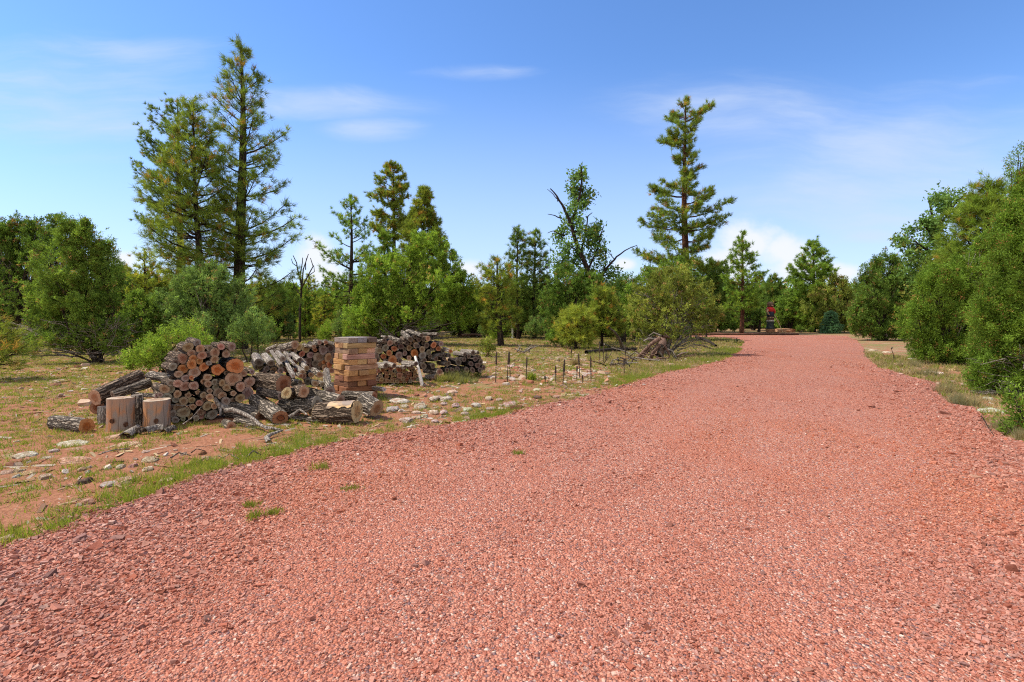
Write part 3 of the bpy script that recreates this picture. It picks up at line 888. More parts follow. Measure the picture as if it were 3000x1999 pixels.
pine("right one of the twin spire topped pines", 38.5, 1566, [(674, 1561, 1573), (702, 1545, 1592), (745, 1545, 1600), (792, 1540, 1617), (845, 1530, 1626), (905, 1530, 1612)], 'pined', 11, whorl=0.6, per=6, needle=0.24, dens=1.1, ybot=920)
leafy("leaning oak with bare side branches and sparse leaves", 32, 1822, [
    ([(1824, 1010), (1816, 930), (1790, 890), (1752, 850), (1722, 795), (1694, 735), (1676, 680), (1662, 640), (1645, 605), (1630, 582), (1610, 560)], 22, 3),
    ([(1668, 655), (1682, 630), (1690, 600), (1698, 560), (1700, 515), (1698, 498)], 10, 2), ([(1645, 640), (1625, 634), (1603, 632)], 4, 1.5), ([(1655, 690), (1620, 680), (1602, 689), ], 4, 1.5),
    ([(1630, 582), (1622, 566), (1606, 548)], 3, 1.5), ([(1634, 590), (1632, 572), (1630, 560)], 3, 1.5), ([(1752, 850), (1764, 805), (1790, 770), (1802, 755), (1825, 738), (1858, 724)], 9, 2), ([(1800, 760), (1788, 740), (1795, 732)], 3, 1.5),
    ([(1722, 795), (1745, 740), (1752, 700), (1762, 668)], 7, 2), ([(1700, 740), (1720, 670), (1725, 630), (1740, 617)], 6, 2), ([(1768, 810), (1772, 770), (1765, 740)], 5, 2), ([(1694, 735), (1660, 720), (1640, 705)], 5, 2), ([(1720, 800), (1680, 770), (1650, 760)], 5, 2)],
    [(1698, 510, 13, 14), (1712, 512, 12, 8), (1690, 530, 18, 22), (1682, 555, 20, 24), (1700, 560, 18, 22), (1722, 575, 20, 22), (1690, 590, 22, 24), (1708, 605, 20, 18), (1676, 620, 22, 20), (1670, 655, 24, 24), (1650, 670, 18, 16), (1640, 690, 20, 18), (1690, 660, 30, 30), (1702, 690, 30, 32), (1745, 670, 20, 26), (1752, 690, 22, 22), (1730, 700, 28, 26), (1660, 730, 30, 28), (1690, 745, 34, 36), (1740, 735, 30, 30), (1762, 745, 22, 22), (1650, 765, 34, 34), (1680, 790, 40, 44), (1760, 780, 26, 24), (1640, 800, 26, 26), (1795, 800, 24, 20), (1780, 840, 40, 40), (1740, 820, 36, 40), (1700, 840, 40, 44)], size=0.13)
juniper("dark green juniper under the leaning oak", 30, 1668, [(1668, 825, 50, 46), (1620, 885, 42, 56), (1692, 880, 66, 62), (1640, 945, 56, 56), (1742, 850, 36, 46), (1755, 920, 46, 60)], 'jund', stems=3, sw=12)
pine("small golden umbrella shaped pine at the clearing edge", 26, 1687, [(902, 1683, 1706), (928, 1652, 1730), (960, 1635, 1745), (985, 1642, 1738)], 'piney', 9, whorl=0.22, per=7, needle=0.2, dens=1.8, ybot=992)
pine("small green and rust pine beside the golden umbrella shaped pine", 27, 1764, [(842, 1758, 1776), (880, 1745, 1795), (925, 1740, 1822), (968, 1752, 1830)], 'pineo', 9, whorl=0.3, per=7, needle=0.2, dens=1.6, ybot=978)
juniper("low juniper bush at the left foot of the golden umbrella shaped pine", 27.5, 1640, [(1640, 982, 34, 28), (1618, 995, 22, 18), (1665, 992, 20, 18)], 'jun', stems=3, sw=4, name="juniper_bush", cat="bush")
juniper("little yellow green bush standing alone in the clearing grass", 21, 1429, [(1430, 1006, 20, 26), (1418, 1022, 14, 16), (1442, 1020, 13, 18)], 'juno', cov=1.6, stems=4, sw=3, name="sapling_bush", cat="bush", up=0.9)
juniper("thin olive juniper with many bare grey branches beside the uprooted stump", 22, 1952, [(1960, 852, 72, 62), (1902, 902, 64, 64), (2030, 892, 58, 64), (1962, 940, 112, 52), (2062, 945, 40, 36), (1880, 958, 42, 42), (2100, 925, 24, 18), (1985, 812, 40, 32)], 'juno', cov=1.9, stems=3, sw=9, deadwood=110, bark=M_DEAD, dead_area=(1850, 840, 2080, 1020))
juniper("bright juniper behind the thin olive juniper on its left", 35, 1865, [(1890, 835, 62, 46), (1842, 872, 56, 62), (1870, 930, 70, 60)], 'jun', stems=3, sw=12)
juniper("pointed bright juniper behind the thin olive juniper on its right", 36, 1985, [(1980, 812, 52, 46), (2012, 860, 52, 60), (1950, 850, 46, 50)], 'jun', stems=3, sw=12)
pine("tallest pine of the clearing with red trunk and layered boughs", 53, 2018, [(288, 1965, 2062), (310, 1952, 2085), (345, 1953, 2075), (380, 1960, 2045), (400, 1938, 2028), (430, 1936, 2030), (450, 1985, 2020), (470, 1972, 2095), (490, 1965, 2060), (515, 1925, 2060), (545, 1906, 2062), (575, 1915, 2100), (600, 1905, 2138), (625, 1900, 2140), (650, 1895, 2125), (675, 1900, 2080), (690, 1880, 2105), (715, 1865, 2095), (740, 1870, 2040), (760, 1890, 2095)], 'pine', 22, xt=2008, whorl=1.25, per=6, needle=0.36, dens=1.25, ybot=775, bark=M_TRUNKR, flatness=0.35, wide=0.9)
pine("dark round pine close behind the red trunk of the clearing's tallest pine", 57, 2092, [(760, 2062, 2112), (790, 2040, 2140), (850, 2030, 2152), (910, 2042, 2150)], 'pined', 14, whorl=0.6, per=8, needle=0.28, dens=1.5, ybot=930)
pine("slender pine with a bare pinkish trunk left of the carved figure", 48, 2173, [(690, 2168, 2182), (720, 2155, 2200), (742, 2138, 2208), (770, 2146, 2212), (792, 2140, 2224), (815, 2116, 2242), (850, 2112, 2230), (885, 2122, 2215)], 'pineg', 12, xt=2175, whorl=0.7, per=6, needle=0.26, dens=1.3, ybot=890, bark=M_TRUNKR)
pine("small pointed pine rising behind the carved figure", 60, 2270, [(804, 2263, 2277), (840, 2245, 2290), (890, 2232, 2302), (945, 2238, 2300)], 'pined', 9, whorl=0.6, per=7, needle=0.28, dens=1.4, ybot=955)
pine("broad pine right of the carved figure at the end of the road", 56, 2382, [(705, 2374, 2388), (750, 2342, 2420), (790, 2316, 2440), (835, 2315, 2432), (905, 2332, 2430)], 'pineg', 13, whorl=0.75, per=7, needle=0.28, dens=1.6, ybot=920)
juniper("olive rounded juniper behind the little blue spruce", 54, 2450, [(2440, 850, 46, 38), (2472, 900, 40, 50), (2400, 900, 50, 50), (2440, 930, 60, 36)], 'juno', stems=3, sw=8)
juniper("dark juniper left behind the carved figure", 63, 2205, [(2212, 890, 46, 46), (2190, 930, 44, 34), (2235, 930, 30, 34)], 'jund', stems=3, sw=8)
juniper("mid green juniper right behind the leaning prop pole", 58, 2315, [(2315, 905, 44, 40), (2345, 930, 40, 34), (2285, 930, 34, 34)], 'jun', stems=3, sw=8)
juniper("dark twisted juniper beside the carved figure with a black trunk", 57, 2226, [(2224, 912, 16, 22), (2212, 932, 14, 16)], 'jund', stems=1, sw=9)
pine("little blue spruce at the end of the road", 51, 2435, [(917, 2433, 2437), (932, 2427, 2444), (948, 2420, 2452), (964, 2412, 2460), (976, 2411, 2461)], 'spruce', 5, whorl=0.17, per=9, needle=0.13, dens=1.6, ybot=978, name="spruce_tree")
# -- right side
juniper("juniper at the right roadside with dark trunks and a flat broad crown", 36, 2585, [(2596, 800, 42, 52), (2542, 862, 42, 62), (2622, 872, 54, 62), (2580, 930, 72, 52), (2520, 932, 34, 42), (2662, 858, 30, 56), (2660, 930, 50, 50), (2560, 968, 50, 26), (2620, 972, 60, 24), (2515, 960, 26, 26), (2645, 790, 12, 30), (2535, 800, 12, 34), (2690, 900, 30, 60), (2570, 785, 16, 30), (2622, 790, 18, 34)], 'jund', cov=3.4, leaf=0.85, stems=4, sw=12, deadwood=25)
leafy("light leafed oak reaching out above the right roadside junipers", 26, 2790, [
    ([(2795, 1022), (2785, 900), (2770, 800), (2758, 720), (2750, 660), (2740, 610), (2735, 585)], 18, 4), ([(2758, 720), (2720, 690), (2690, 665), (2672, 648)], 8, 2), ([(2765, 770), (2710, 740), (2670, 722), (2640, 712)], 8, 2), ([(2750, 660), (2772, 620), (2785, 590), (2792, 575)], 6, 2), ([(2775, 830), (2720, 790), (2690, 770)], 7, 2)],
    [(2740, 590, 26, 30), (2765, 580, 24, 28), (2790, 592, 22, 24), (2735, 620, 26, 28), (2770, 625, 30, 32), (2795, 625, 22, 22), (2745, 655, 30, 32), (2690, 655, 20, 22), (2680, 672, 18, 16), (2712, 670, 22, 22), (2720, 700, 28, 26), (2760, 690, 32, 34), (2640, 712, 16, 20), (2655, 700, 16, 16), (2670, 735, 24, 24), (2700, 740, 28, 28), (2655, 755, 22, 20), (2740, 745, 34, 36), (2700, 775, 34, 36), (2730, 800, 40, 44), (2690, 820, 34, 36), (2760, 800, 34, 36)], size=0.11)
pine("dense fuzzy bright green pine at the right roadside", 20, 2870, [(536, 2888, 2914), (575, 2858, 2942), (620, 2828, 2962), (680, 2795, 2980), (740, 2765, 2990), (820, 2735, 2990), (900, 2722, 2990), (980, 2725, 2990)], 'fuzzy', 22, xt=2900, whorl=0.32, per=9, needle=0.2, dens=1.9, ybot=1010)
juniper("tall shaggy juniper with rusty patches in front of the fuzzy pine", 17.2, 2800, [(2745, 872, 56, 86), (2802, 842, 50, 72), (2892, 775, 48, 80), (2705, 955, 56, 62), (2800, 945, 82, 78), (2900, 890, 72, 120), (2765, 1022, 76, 40), (2860, 1030, 82, 44), (2720, 1020, 50, 40), (2810, 1048, 60, 22), (2700, 880, 14, 50), (2730, 830, 16, 60), (2800, 800, 14, 50), (2850, 790, 14, 50), (2930, 720, 36, 80)], 'junr', cov=3.4, leaf=0.82, stems=4, sw=14, up=0.75, deadwood=30)
juniper("tall juniper cut off by the right picture edge", 10.6, 3060, [(2992, 500, 15, 72), (3010, 590, 44, 90), (3000, 690, 70, 100), (2962, 800, 84, 110), (3050, 790, 110, 170), (2925, 935, 78, 78), (3000, 985, 110, 110), (2935, 1060, 62, 50), (2893, 1096, 46, 44), (3040, 1080, 90, 80), (2960, 700, 34, 80), (2905, 1120, 50, 36), (2965, 1115, 60, 40), (2940, 760, 18, 70), (2900, 900, 18, 60), (2975, 600, 14, 60)], 'junr', cov=3.4, leaf=0.82, stems=4, sw=24, up=0.75, deadwood=60, dead_area=(2840, 1040, 2990, 1160))
juniper("low juniper sapling beside the flat rock at the right roadside", 6.9, 3000, [(2972, 1168, 20, 36), (2998, 1218, 40, 50), (2985, 1262, 34, 26), (3040, 1250, 44, 44)], 'junr', cov=1.8, stems=4, sw=8, name="juniper_bush", cat="bush", up=0.8)

# ------------------------------------------------------------------ logs
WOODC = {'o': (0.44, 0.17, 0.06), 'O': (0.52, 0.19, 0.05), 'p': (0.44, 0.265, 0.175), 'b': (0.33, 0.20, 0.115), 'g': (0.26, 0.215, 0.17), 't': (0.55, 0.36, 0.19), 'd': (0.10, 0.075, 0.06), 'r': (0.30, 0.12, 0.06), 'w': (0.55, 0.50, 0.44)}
LOOK = {'o': 'orange', 'O': 'bright orange', 'p': 'pinkish', 'b': 'brown', 'g': 'grey', 't': 'tan', 'd': 'dark', 'r': 'reddish', 'w': 'whitish'}
LMARK = {}          # named places for telling rocks and sticks apart


def frame(p0, p1):
    z_ = (Vector(p1) - Vector(p0)); L = z_.length; z_.normalize()
    up = Vector((0, 0, 1)) if abs(z_.z) < 0.9 else Vector((0, 1, 0))
    x_ = up.cross(z_).normalized(); y_ = z_.cross(x_)
    M = Matrix((x_, y_, z_)).transposed().to_4x4()
    M.translation = Vector(p0)
    return M, L


def log_arrays(L, r, sides=18, rings=7, rough=0.09, r1=None, poly=None, bend=0.0):
    th = np.arange(sides) / sides * 2 * PI
    prof = 1 + 0.085 * np.sin(2 * th + rng.uniform(0, 6)) + 0.04 * np.sin(3 * th + rng.uniform(0, 6))
    if poly:
        k = np.sort(rng.uniform(0, 2 * PI, poly)) if poly > 3 else np.arange(3) * 2 * PI / 3 + rng.uniform(-0.4, 0.4, 3)
        k = np.arange(poly) * 2 * PI / poly + rng.uniform(-0.35, 0.35, poly)
        d_ = np.cos((th[:, None] - k[None])).max(1)
        prof = 0.62 / np.clip(d_, 0.42, 1)
    furrow = rng.uniform(-1, 1, sides) * rough
    r1 = r if r1 is None else r1
    v = []
    ph = rng.uniform(0, 6)
    for i_ in range(rings):
        t = i_ / (rings - 1)
        rr = (r + (r1 - r) * t) * (prof + furrow * 0.7 + rng.uniform(-1, 1, sides) * rough * 0.55)
        if i_ in (0, rings - 1): rr = rr * 0.985
        bx = bend * math.sin(t * PI)
        v.append(np.column_stack([np.cos(th) * rr + bx, np.sin(th) * rr, np.full(sides, t * L)]))
    ends = (v[0].copy(), v[-1].copy())
    f = [(i_ * sides + j_, i_ * sides + (j_ + 1) % sides, (i_ + 1) * sides + (j_ + 1) % sides, (i_ + 1) * sides + j_) for i_ in range(rings - 1) for j_ in range(sides)]
    return np.concatenate(v), f, ends


def cap_arrays(ring, sign, tilt=0.0):
    """a slightly uneven sawn face filling RING"""
    c = ring.mean(0)
    n = len(ring)
    out = [c[None]]
    for s_ in (0.34, 0.7, 0.985):
        q_ = c + (ring - c) * s_
        q_[:, 2] = ring[:, 2] + sign * (0.004 + 0.003 * rng.random(n) + 0.004 * (1 - s_)) + (q_[:, 0] - c[0]) * tilt * 0
        out.append(q_)
    v = np.concatenate(out)
    f = []
    for j_ in range(n):
        k = (j_ + 1) % n
        f.append((0, 1 + j_, 1 + k, 1 + k))
        for a in range(2):
            b0, b1 = 1 + a * n, 1 + (a + 1) * n
            f.append((b0 + j_, b1 + j_, b1 + k, b0 + k))
    # rim down into the bark tube
    m0 = 1 + 2 * n
    rim = c + (ring - c) * 0.97
    rim[:, 2] = ring[:, 2] - sign * 0.02
    v = np.concatenate([v, rim])
    for j_ in range(n):
        k = (j_ + 1) % n
        f.append((m0 + j_, m0 + n + j_, m0 + n + k, m0 + k))
    if sign < 0:
        pass
    return v, f


def from_faces(name, v, f, mats, fmat=None, smooth=False, rad=None):
    me = bpy.data.meshes.new(name)
    f2 = [tuple(dict.fromkeys(q_)) for q_ in f]
    me.from_pydata([tuple(p) for p in v], [], f2)
    for m in mats: me.materials.append(m)
    if fmat: me.polygons.foreach_set("material_index", fmat)
    if smooth: me.polygons.foreach_set("use_smooth", [True] * len(f2))
    if rad is not None:
        me.attributes.new("rad", 'FLOAT', 'POINT').data.foreach_set("value", np.asarray(rad, dtype=np.float32))
    me.update()
    return me


def cap_rad(nv):
    n_ = (nv - 1) // 4
    return np.concatenate([[0.0], np.full(n_, 0.34), np.full(n_, 0.7), np.full(n_, 0.985), np.full(n_, 1.0)])


def make_log(label, p0, p1, r, kind='b', bark=None, parts=True, group=None, r1=None, poly=None, bend=0.0, name="log", cat="log", rough=0.09, sides=18):
    """a log with its sawn end at P0 and its other end at P1"""
    M, L = frame(p0, p1)
    bark = bark or M_BARK
    v, f, (e0, e1) = log_arrays(L, r, sides, 7, rough, r1, poly, bend)
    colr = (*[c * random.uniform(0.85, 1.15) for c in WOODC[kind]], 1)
    if parts:
        root = thing(name, label, cat, group=group)
        root.matrix_world = M
        b = link("bark", from_faces("bark", v, f, (bark,), smooth=False), root)
        b.color = (0.5, 0.5, 0.5, 1)
        for e, s_ in ((e0, -1), (e1, 1)):
            cv, cf = cap_arrays(e, s_)
            ce = link("cut_end", from_faces("cut_end", cv, cf, (M_CUT,), rad=cap_rad(len(cv))), root)
            ce.color = colr
    else:
        a = [np.array(v)]; ff = list(f); fm = [0] * len(f); n = len(v); ra = [np.ones(n)]
        for e, s_ in ((e0, -1), (e1, 1)):
            cv, cf = cap_arrays(e, s_)
            ra.append(cap_rad(len(cv))); a.append(cv); ff += [tuple(n + i_ for i_ in q_) for q_ in cf]; fm += [1] * len(cf); n += len(cv)
        root = link(name, from_faces(name, np.concatenate(a), ff, (bark, M_CUT), fm, rad=np.concatenate(ra)))
        root.matrix_world = M
        root.color = colr
        tag(root, label, cat, group)
    return root


def stack_labels(items, stack, noun="log"):
    """items: (object, x, z, look): rows from the top, then from the left"""
    items = sorted(items, key=lambda t: -t[2])
    rows, cur = [], []
    for it in items:
        if cur and cur[0][2] - it[2] > 0.085:
            rows.append(cur); cur = []
        cur.append(it)
    rows.append(cur)
    for k, row in enumerate(rows):
        for q_, it in enumerate(sorted(row, key=lambda t: t[1])):
            it[0]['label'] = f"{it[3]} {noun}, {nth(k)} row from top, {nth(q_)} from left, {stack}"


def wall_hit(x, A, ang):
    s_ = (x - 1500) / F
    c, sn = math.cos(ang), math.sin(ang)
    t = (s_ * A.y - A.x) / (c - s_ * sn)
    return A.y + t * sn


def log_wall(ends, zoom, A, ang, length, stack, group, back=0.0, parts=True, poly=None, barks=None, noun="log", axis_j=0.06, lean=0.0):
    sx, ox, oy = zoom
    items = []
    for e in ends:
        x, y, dd, k = e[:4]
        px_, py_ = x / sx + ox, y / sx + oy
        d = wall_hit(px_, A, ang) + random.uniform(-0.05, 0.05) + lean * max(0, 1120 - py_) / 100
        r = dd / sx * d / F / 2 * 1.06
        p0 = P(px_, py_, d)
        p0.z = max(p0.z, r * 0.9)
        a = ang + random.uniform(-axis_j, axis_j) + back
        L = length * random.uniform(0.85, 1.12)
        p1 = p0 + Vector((-math.sin(a), math.cos(a), random.uniform(-0.05, 0.05))) * L
        bk = random.choice(barks or (M_BARK, M_BARK, M_BARKD))
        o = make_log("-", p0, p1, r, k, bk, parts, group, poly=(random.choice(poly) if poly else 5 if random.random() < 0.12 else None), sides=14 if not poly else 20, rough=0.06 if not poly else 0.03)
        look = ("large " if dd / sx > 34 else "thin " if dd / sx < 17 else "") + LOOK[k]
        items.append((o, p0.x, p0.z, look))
    stack_labels(items, stack, noun)
    return items


Z1 = (3.361, 200, 950)
Z2 = (3.137, 700, 920)
Z5 = (6.536, 1080, 950)
S1 = [(1268, 185, 70, 'g'), (1180, 228, 88, 'b'), (1300, 245, 84, 'p'), (1215, 288, 76, 'b'), (1318, 308, 80, 'b'), (1505, 222, 64, 'p'), (1610, 222, 78, 'g'), (1395, 238, 66, 'g'), (1445, 280, 86, 'b'), (1555, 294, 112, 'p'),
      (1130, 338, 98, 'b'), (1232, 338, 72, 'o'), (1293, 362, 64, 'o'), (1440, 346, 74, 'b'), (1215, 397, 88, 'o'), (1335, 420, 82, 'o'), (1130, 440, 88, 'o'), (1468, 450, 160, 'O'), (1645, 412, 148, 'O'), (1245, 472, 104, 'p'),
      (1085, 492, 72, 'p'), (1155, 532, 70, 'g'), (1212, 528, 44, 'o'), (1370, 524, 72, 'p'), (1725, 486, 68, 'p'), (1810, 470, 74, 'g'), (1625, 541, 142, 'p'), (1080, 586, 80, 'p'), (1335, 562, 58, 'b'), (1150, 612, 90, 'b'),
      (1235, 606, 86, 'p'), (1375, 590, 66, 'b'), (1440, 570, 60, 'g'), (1515, 580, 62, 'b'), (1560, 626, 72, 'b'), (1697, 617, 88, 'p'), (1785, 572, 100, 'p'), (945, 640, 88, 'b'), (1010, 642, 74, 'g'), (1390, 657, 80, 'b'),
      (1475, 670, 86, 'g'), (1275, 672, 64, 'b'), (1450, 618, 58, 'g'), (1625, 682, 82, 'p'), (1765, 682, 110, 'g'), (905, 697, 74, 'g'), (1075, 690, 70, 'b'), (1180, 702, 84, 'b'), (975, 716, 80, 'g'), (1330, 697, 58, 'b'),
      (1392, 716, 64, 'p'), (1515, 702, 76, 'p'), (1060, 744, 64, 'g'), (1135, 758, 80, 'b'), (1215, 750, 64, 'b'), (1340, 745, 56, 'b'), (1290, 778, 62, 'b'), (1552, 757, 80, 'g'), (1692, 728, 84, 'b'), (1080, 820, 86, 'b'),
      (1225, 815, 86, 'b'), (1370, 805, 88, 'b'), (1438, 806, 62, 'p'), (1625, 757, 70, 'g'), (1030, 888, 76, 'g'), (1135, 870, 110, 'g'), (1005, 830, 62, 'g'), (1300, 868, 70, 'b'), (1205, 912, 80, 'b'), (1312, 932, 84, 'p'),
      (1420, 895, 92, 'g'), (1055, 945, 66, 'g'), (1260, 962, 56, 'g'), (1130, 960, 66, 'g'), (1380, 962, 60, 'g'), (1275, 300, 50, 'd'), (1372, 300, 60, 'd'), (1385, 385, 48, 'g'), (1290, 430, 44, 'd'), (1560, 480, 50, 'd'), (1010, 580, 70, 'g'), (1030, 420, 74, 'g'), (1060, 380, 60, 'd')]
A1 = G(500, 1240)
log_wall(S1, Z1, A1, R(38), 0.55, "tall front stack", "round logs of the tall front stack", back=R(6), lean=0.05)

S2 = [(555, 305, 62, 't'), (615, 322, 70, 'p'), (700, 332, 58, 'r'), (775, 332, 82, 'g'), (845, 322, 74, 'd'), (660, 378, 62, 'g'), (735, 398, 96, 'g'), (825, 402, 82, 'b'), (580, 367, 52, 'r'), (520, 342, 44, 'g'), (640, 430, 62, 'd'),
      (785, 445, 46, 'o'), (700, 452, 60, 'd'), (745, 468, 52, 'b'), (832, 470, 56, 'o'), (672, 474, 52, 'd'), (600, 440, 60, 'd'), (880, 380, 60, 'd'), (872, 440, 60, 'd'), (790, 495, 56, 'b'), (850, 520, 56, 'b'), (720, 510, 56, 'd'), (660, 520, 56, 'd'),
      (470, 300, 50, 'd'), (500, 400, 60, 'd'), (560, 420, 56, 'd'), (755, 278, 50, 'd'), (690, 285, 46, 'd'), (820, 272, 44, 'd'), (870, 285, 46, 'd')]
A2 = P(870, HOR, 12.0); A2.z = 0
log_wall(S2, Z2, A2, R(12), 0.6, "stack left of block tower", "round logs of the stack left of the block tower", back=R(18), parts=False)

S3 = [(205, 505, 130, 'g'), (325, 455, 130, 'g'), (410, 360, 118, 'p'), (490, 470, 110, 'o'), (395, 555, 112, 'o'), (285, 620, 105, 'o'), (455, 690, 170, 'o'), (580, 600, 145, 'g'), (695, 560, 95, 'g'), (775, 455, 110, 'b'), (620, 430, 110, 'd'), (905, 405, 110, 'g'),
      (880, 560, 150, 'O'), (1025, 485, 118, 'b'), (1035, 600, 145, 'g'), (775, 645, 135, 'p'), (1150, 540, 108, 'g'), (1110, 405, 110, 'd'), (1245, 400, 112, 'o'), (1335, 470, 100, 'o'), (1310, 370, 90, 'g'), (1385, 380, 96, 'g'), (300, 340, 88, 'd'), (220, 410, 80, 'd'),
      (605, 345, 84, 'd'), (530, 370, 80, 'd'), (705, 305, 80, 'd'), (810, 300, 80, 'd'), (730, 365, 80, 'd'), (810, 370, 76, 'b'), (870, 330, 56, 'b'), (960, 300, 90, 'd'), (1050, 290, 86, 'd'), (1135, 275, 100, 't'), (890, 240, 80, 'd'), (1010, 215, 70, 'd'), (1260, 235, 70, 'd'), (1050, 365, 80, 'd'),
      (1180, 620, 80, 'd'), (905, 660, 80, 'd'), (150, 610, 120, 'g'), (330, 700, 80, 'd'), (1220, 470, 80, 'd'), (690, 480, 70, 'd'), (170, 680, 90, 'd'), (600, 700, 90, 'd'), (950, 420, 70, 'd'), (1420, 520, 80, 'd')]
A3 = P(1110, HOR, 13.2); A3.z = 0
log_wall(S3, Z5, A3, R(8), 0.62, "stack right of block tower", "round logs of the stack right of the block tower", back=R(14), parts=False)

S4 = []
for (x, y, s_) in [(330, 830, 110), (120, 940, 100), (230, 985, 90), (345, 940, 95), (430, 850, 100), (580, 880, 120), (680, 900, 100), (790, 830, 100), (850, 880, 90), (590, 990, 135), (470, 970, 105), (345, 1010, 100), (250, 1060, 100), (170, 1050, 90), (780, 980, 120), (890, 920, 80), (690, 985, 85), (460, 1065, 110),
                   (560, 1085, 90), (650, 1050, 85), (280, 1110, 120), (370, 1090, 90), (740, 1060, 90), (840, 1050, 90), (450, 1150, 90), (540, 1140, 85), (350, 1170, 85), (690, 1120, 110), (230, 1150, 80), (910, 1000, 90), (620, 1150, 80), (150, 1130, 80), (940, 1060, 80), (100, 1010, 80), (410, 920, 70), (520, 910, 80), (740, 940, 80), (880, 985, 70), (800, 1110, 80), (190, 900, 80), (270, 890, 80)]:
    S4.append((x, y, s_ * 1.25, random.choice('bbbgr')))
A4 = P(1110, HOR, 12.25); A4.z = 0
log_wall(S4, Z5, A4, R(8), 0.45, "split stack by white pole", "split pieces of the stack by the white pole", back=R(10), parts=False, poly=(3, 4, 4, 5), barks=(M_BARKD, M_BARK), noun="split piece")


def zp(zoom, x, y, d):
    return P(x / zoom[0] + zoom[1], y / zoom[0] + zoom[2], d)


def zlog(label, zoom, x0, y0, d0, x1, y1, d1, w, kind='b', bark=None, **kw):
    p0 = zp(zoom, x0, y0, d0)
    return make_log(label, p0, zp(zoom, x1, y1, d1), w / zoom[0] * d0 / F / 2, kind, bark, **kw)


# logs lying on top of the stacks
zlog("thick furrowed log slanting up over the left end of the tall front stack", Z1, 265, 722, 7.75, 700, 515, 8.55, 150, 't')
zlog("grey log with bare patches lying beside the slanting log on the left stump", Z1, 440, 700, 7.7, 800, 575, 8.1, 92, 'g', M_BARKG, r1=0.08)
zlog("rough log behind the grey log reaching the left edge of the tall front stack", Z1, 1040, 540, 8.1, 810, 505, 8.45, 92, 'g', M_BARKG)
zlog("split slab of bark lying across the tops of the two peeled stumps", Z1, 870, 705, 7.62, 640, 690, 7.9, 62, 'g', M_BARKG, poly=4)
zlog("rough log sticking out left at the second row of the tall front stack", Z1, 1075, 262, 8.35, 1180, 280, 8.75, 74, 'g', M_BARKG)
zlog("short dark log under the raised end of the slanting log", Z1, 285, 815, 7.9, 400, 780, 8.4, 140, 'r', M_BARKD)
for k, (x0, y0, d0, x1, y1, d1, wd, kd, lab) in enumerate([
    (585, 665, 8.75, 430, 490, 9.5, 165, 'd', "silver debarked log, first full one from the left on the pale slope of logs"),
    (815, 715, 8.7, 590, 390, 9.7, 135, 'd', "silver debarked log, second from the left and highest on the pale slope of logs"),
    (310, 650, 8.8, 230, 500, 9.4, 190, 'd', "broad grey log at the left end of the pale slope of logs"),
    (1090, 950, 8.35, 880, 560, 9.4, 150, 'w', "long split pale log running down the middle of the pale slope"),
    (860, 560, 9.0, 740, 420, 9.7, 130, 'g', "rough barked log between the two highest pale slope logs"),
    (1110, 690, 8.9, 960, 540, 9.5, 95, 'w', "white topped split log right of the long split pale log"),
    (1010, 500, 9.5, 900, 425, 9.9, 110, 'w', "short white log at the top of the pale slope"),
    (1240, 590, 9.2, 1060, 460, 9.8, 120, 'd', "rough log with a black end at the top right of the pale slope"),
    (1400, 780, 8.9, 1270, 660, 9.4, 130, 'b', "broad white faced split log at the right of the pale slope"),
    (1310, 870, 8.7, 1160, 740, 9.3, 120, 'b', "rough grey log below the broad white faced split log"),
    (1380, 640, 9.3, 1280, 540, 9.7, 36, 'w', "thin white split stick at the top right of the pale slope"),
    (1700, 930, 8.9, 1560, 820, 9.4, 150, 'b', "round brown ended log beside the standing grey slab"),
    (1500, 930, 8.9, 1440, 840, 9.4, 130, 'b', "reddish brown ended log left of the round brown ended log"),
    (1600, 1130, 8.6, 1500, 1080, 9.1, 150, 'b', "brown ended log low in the dark gap left of the block tower"),
    (1270, 960, 8.5, 1180, 900, 9.0, 110, 'r', "dark reddish log end over the dark gap left of the tower"),
    (1250, 1100, 8.5, 1020, 1070, 8.9, 110, 'd', "flat pale topped log deep beside the flapped log"),
    (1760, 1150, 8.7, 1640, 1100, 9.0, 130, 'g', "grey log at the foot of the standing grey slab"),
]):
    pale_ = kd in 'dw' or 'silver' in lab
    zlog(lab, (7.839, 720, 980), x0, y0, d0, x1, y1, d1, wd, kd, M_DEAD if ('silver' in lab or 'white' in lab or 'pale' in lab or 'broad' in lab) else M_BARKG, rough=0.06, group="logs of the pale slope", poly=(5 if k % 2 else None) if k < 3 else (4 if kd == 'w' else None))
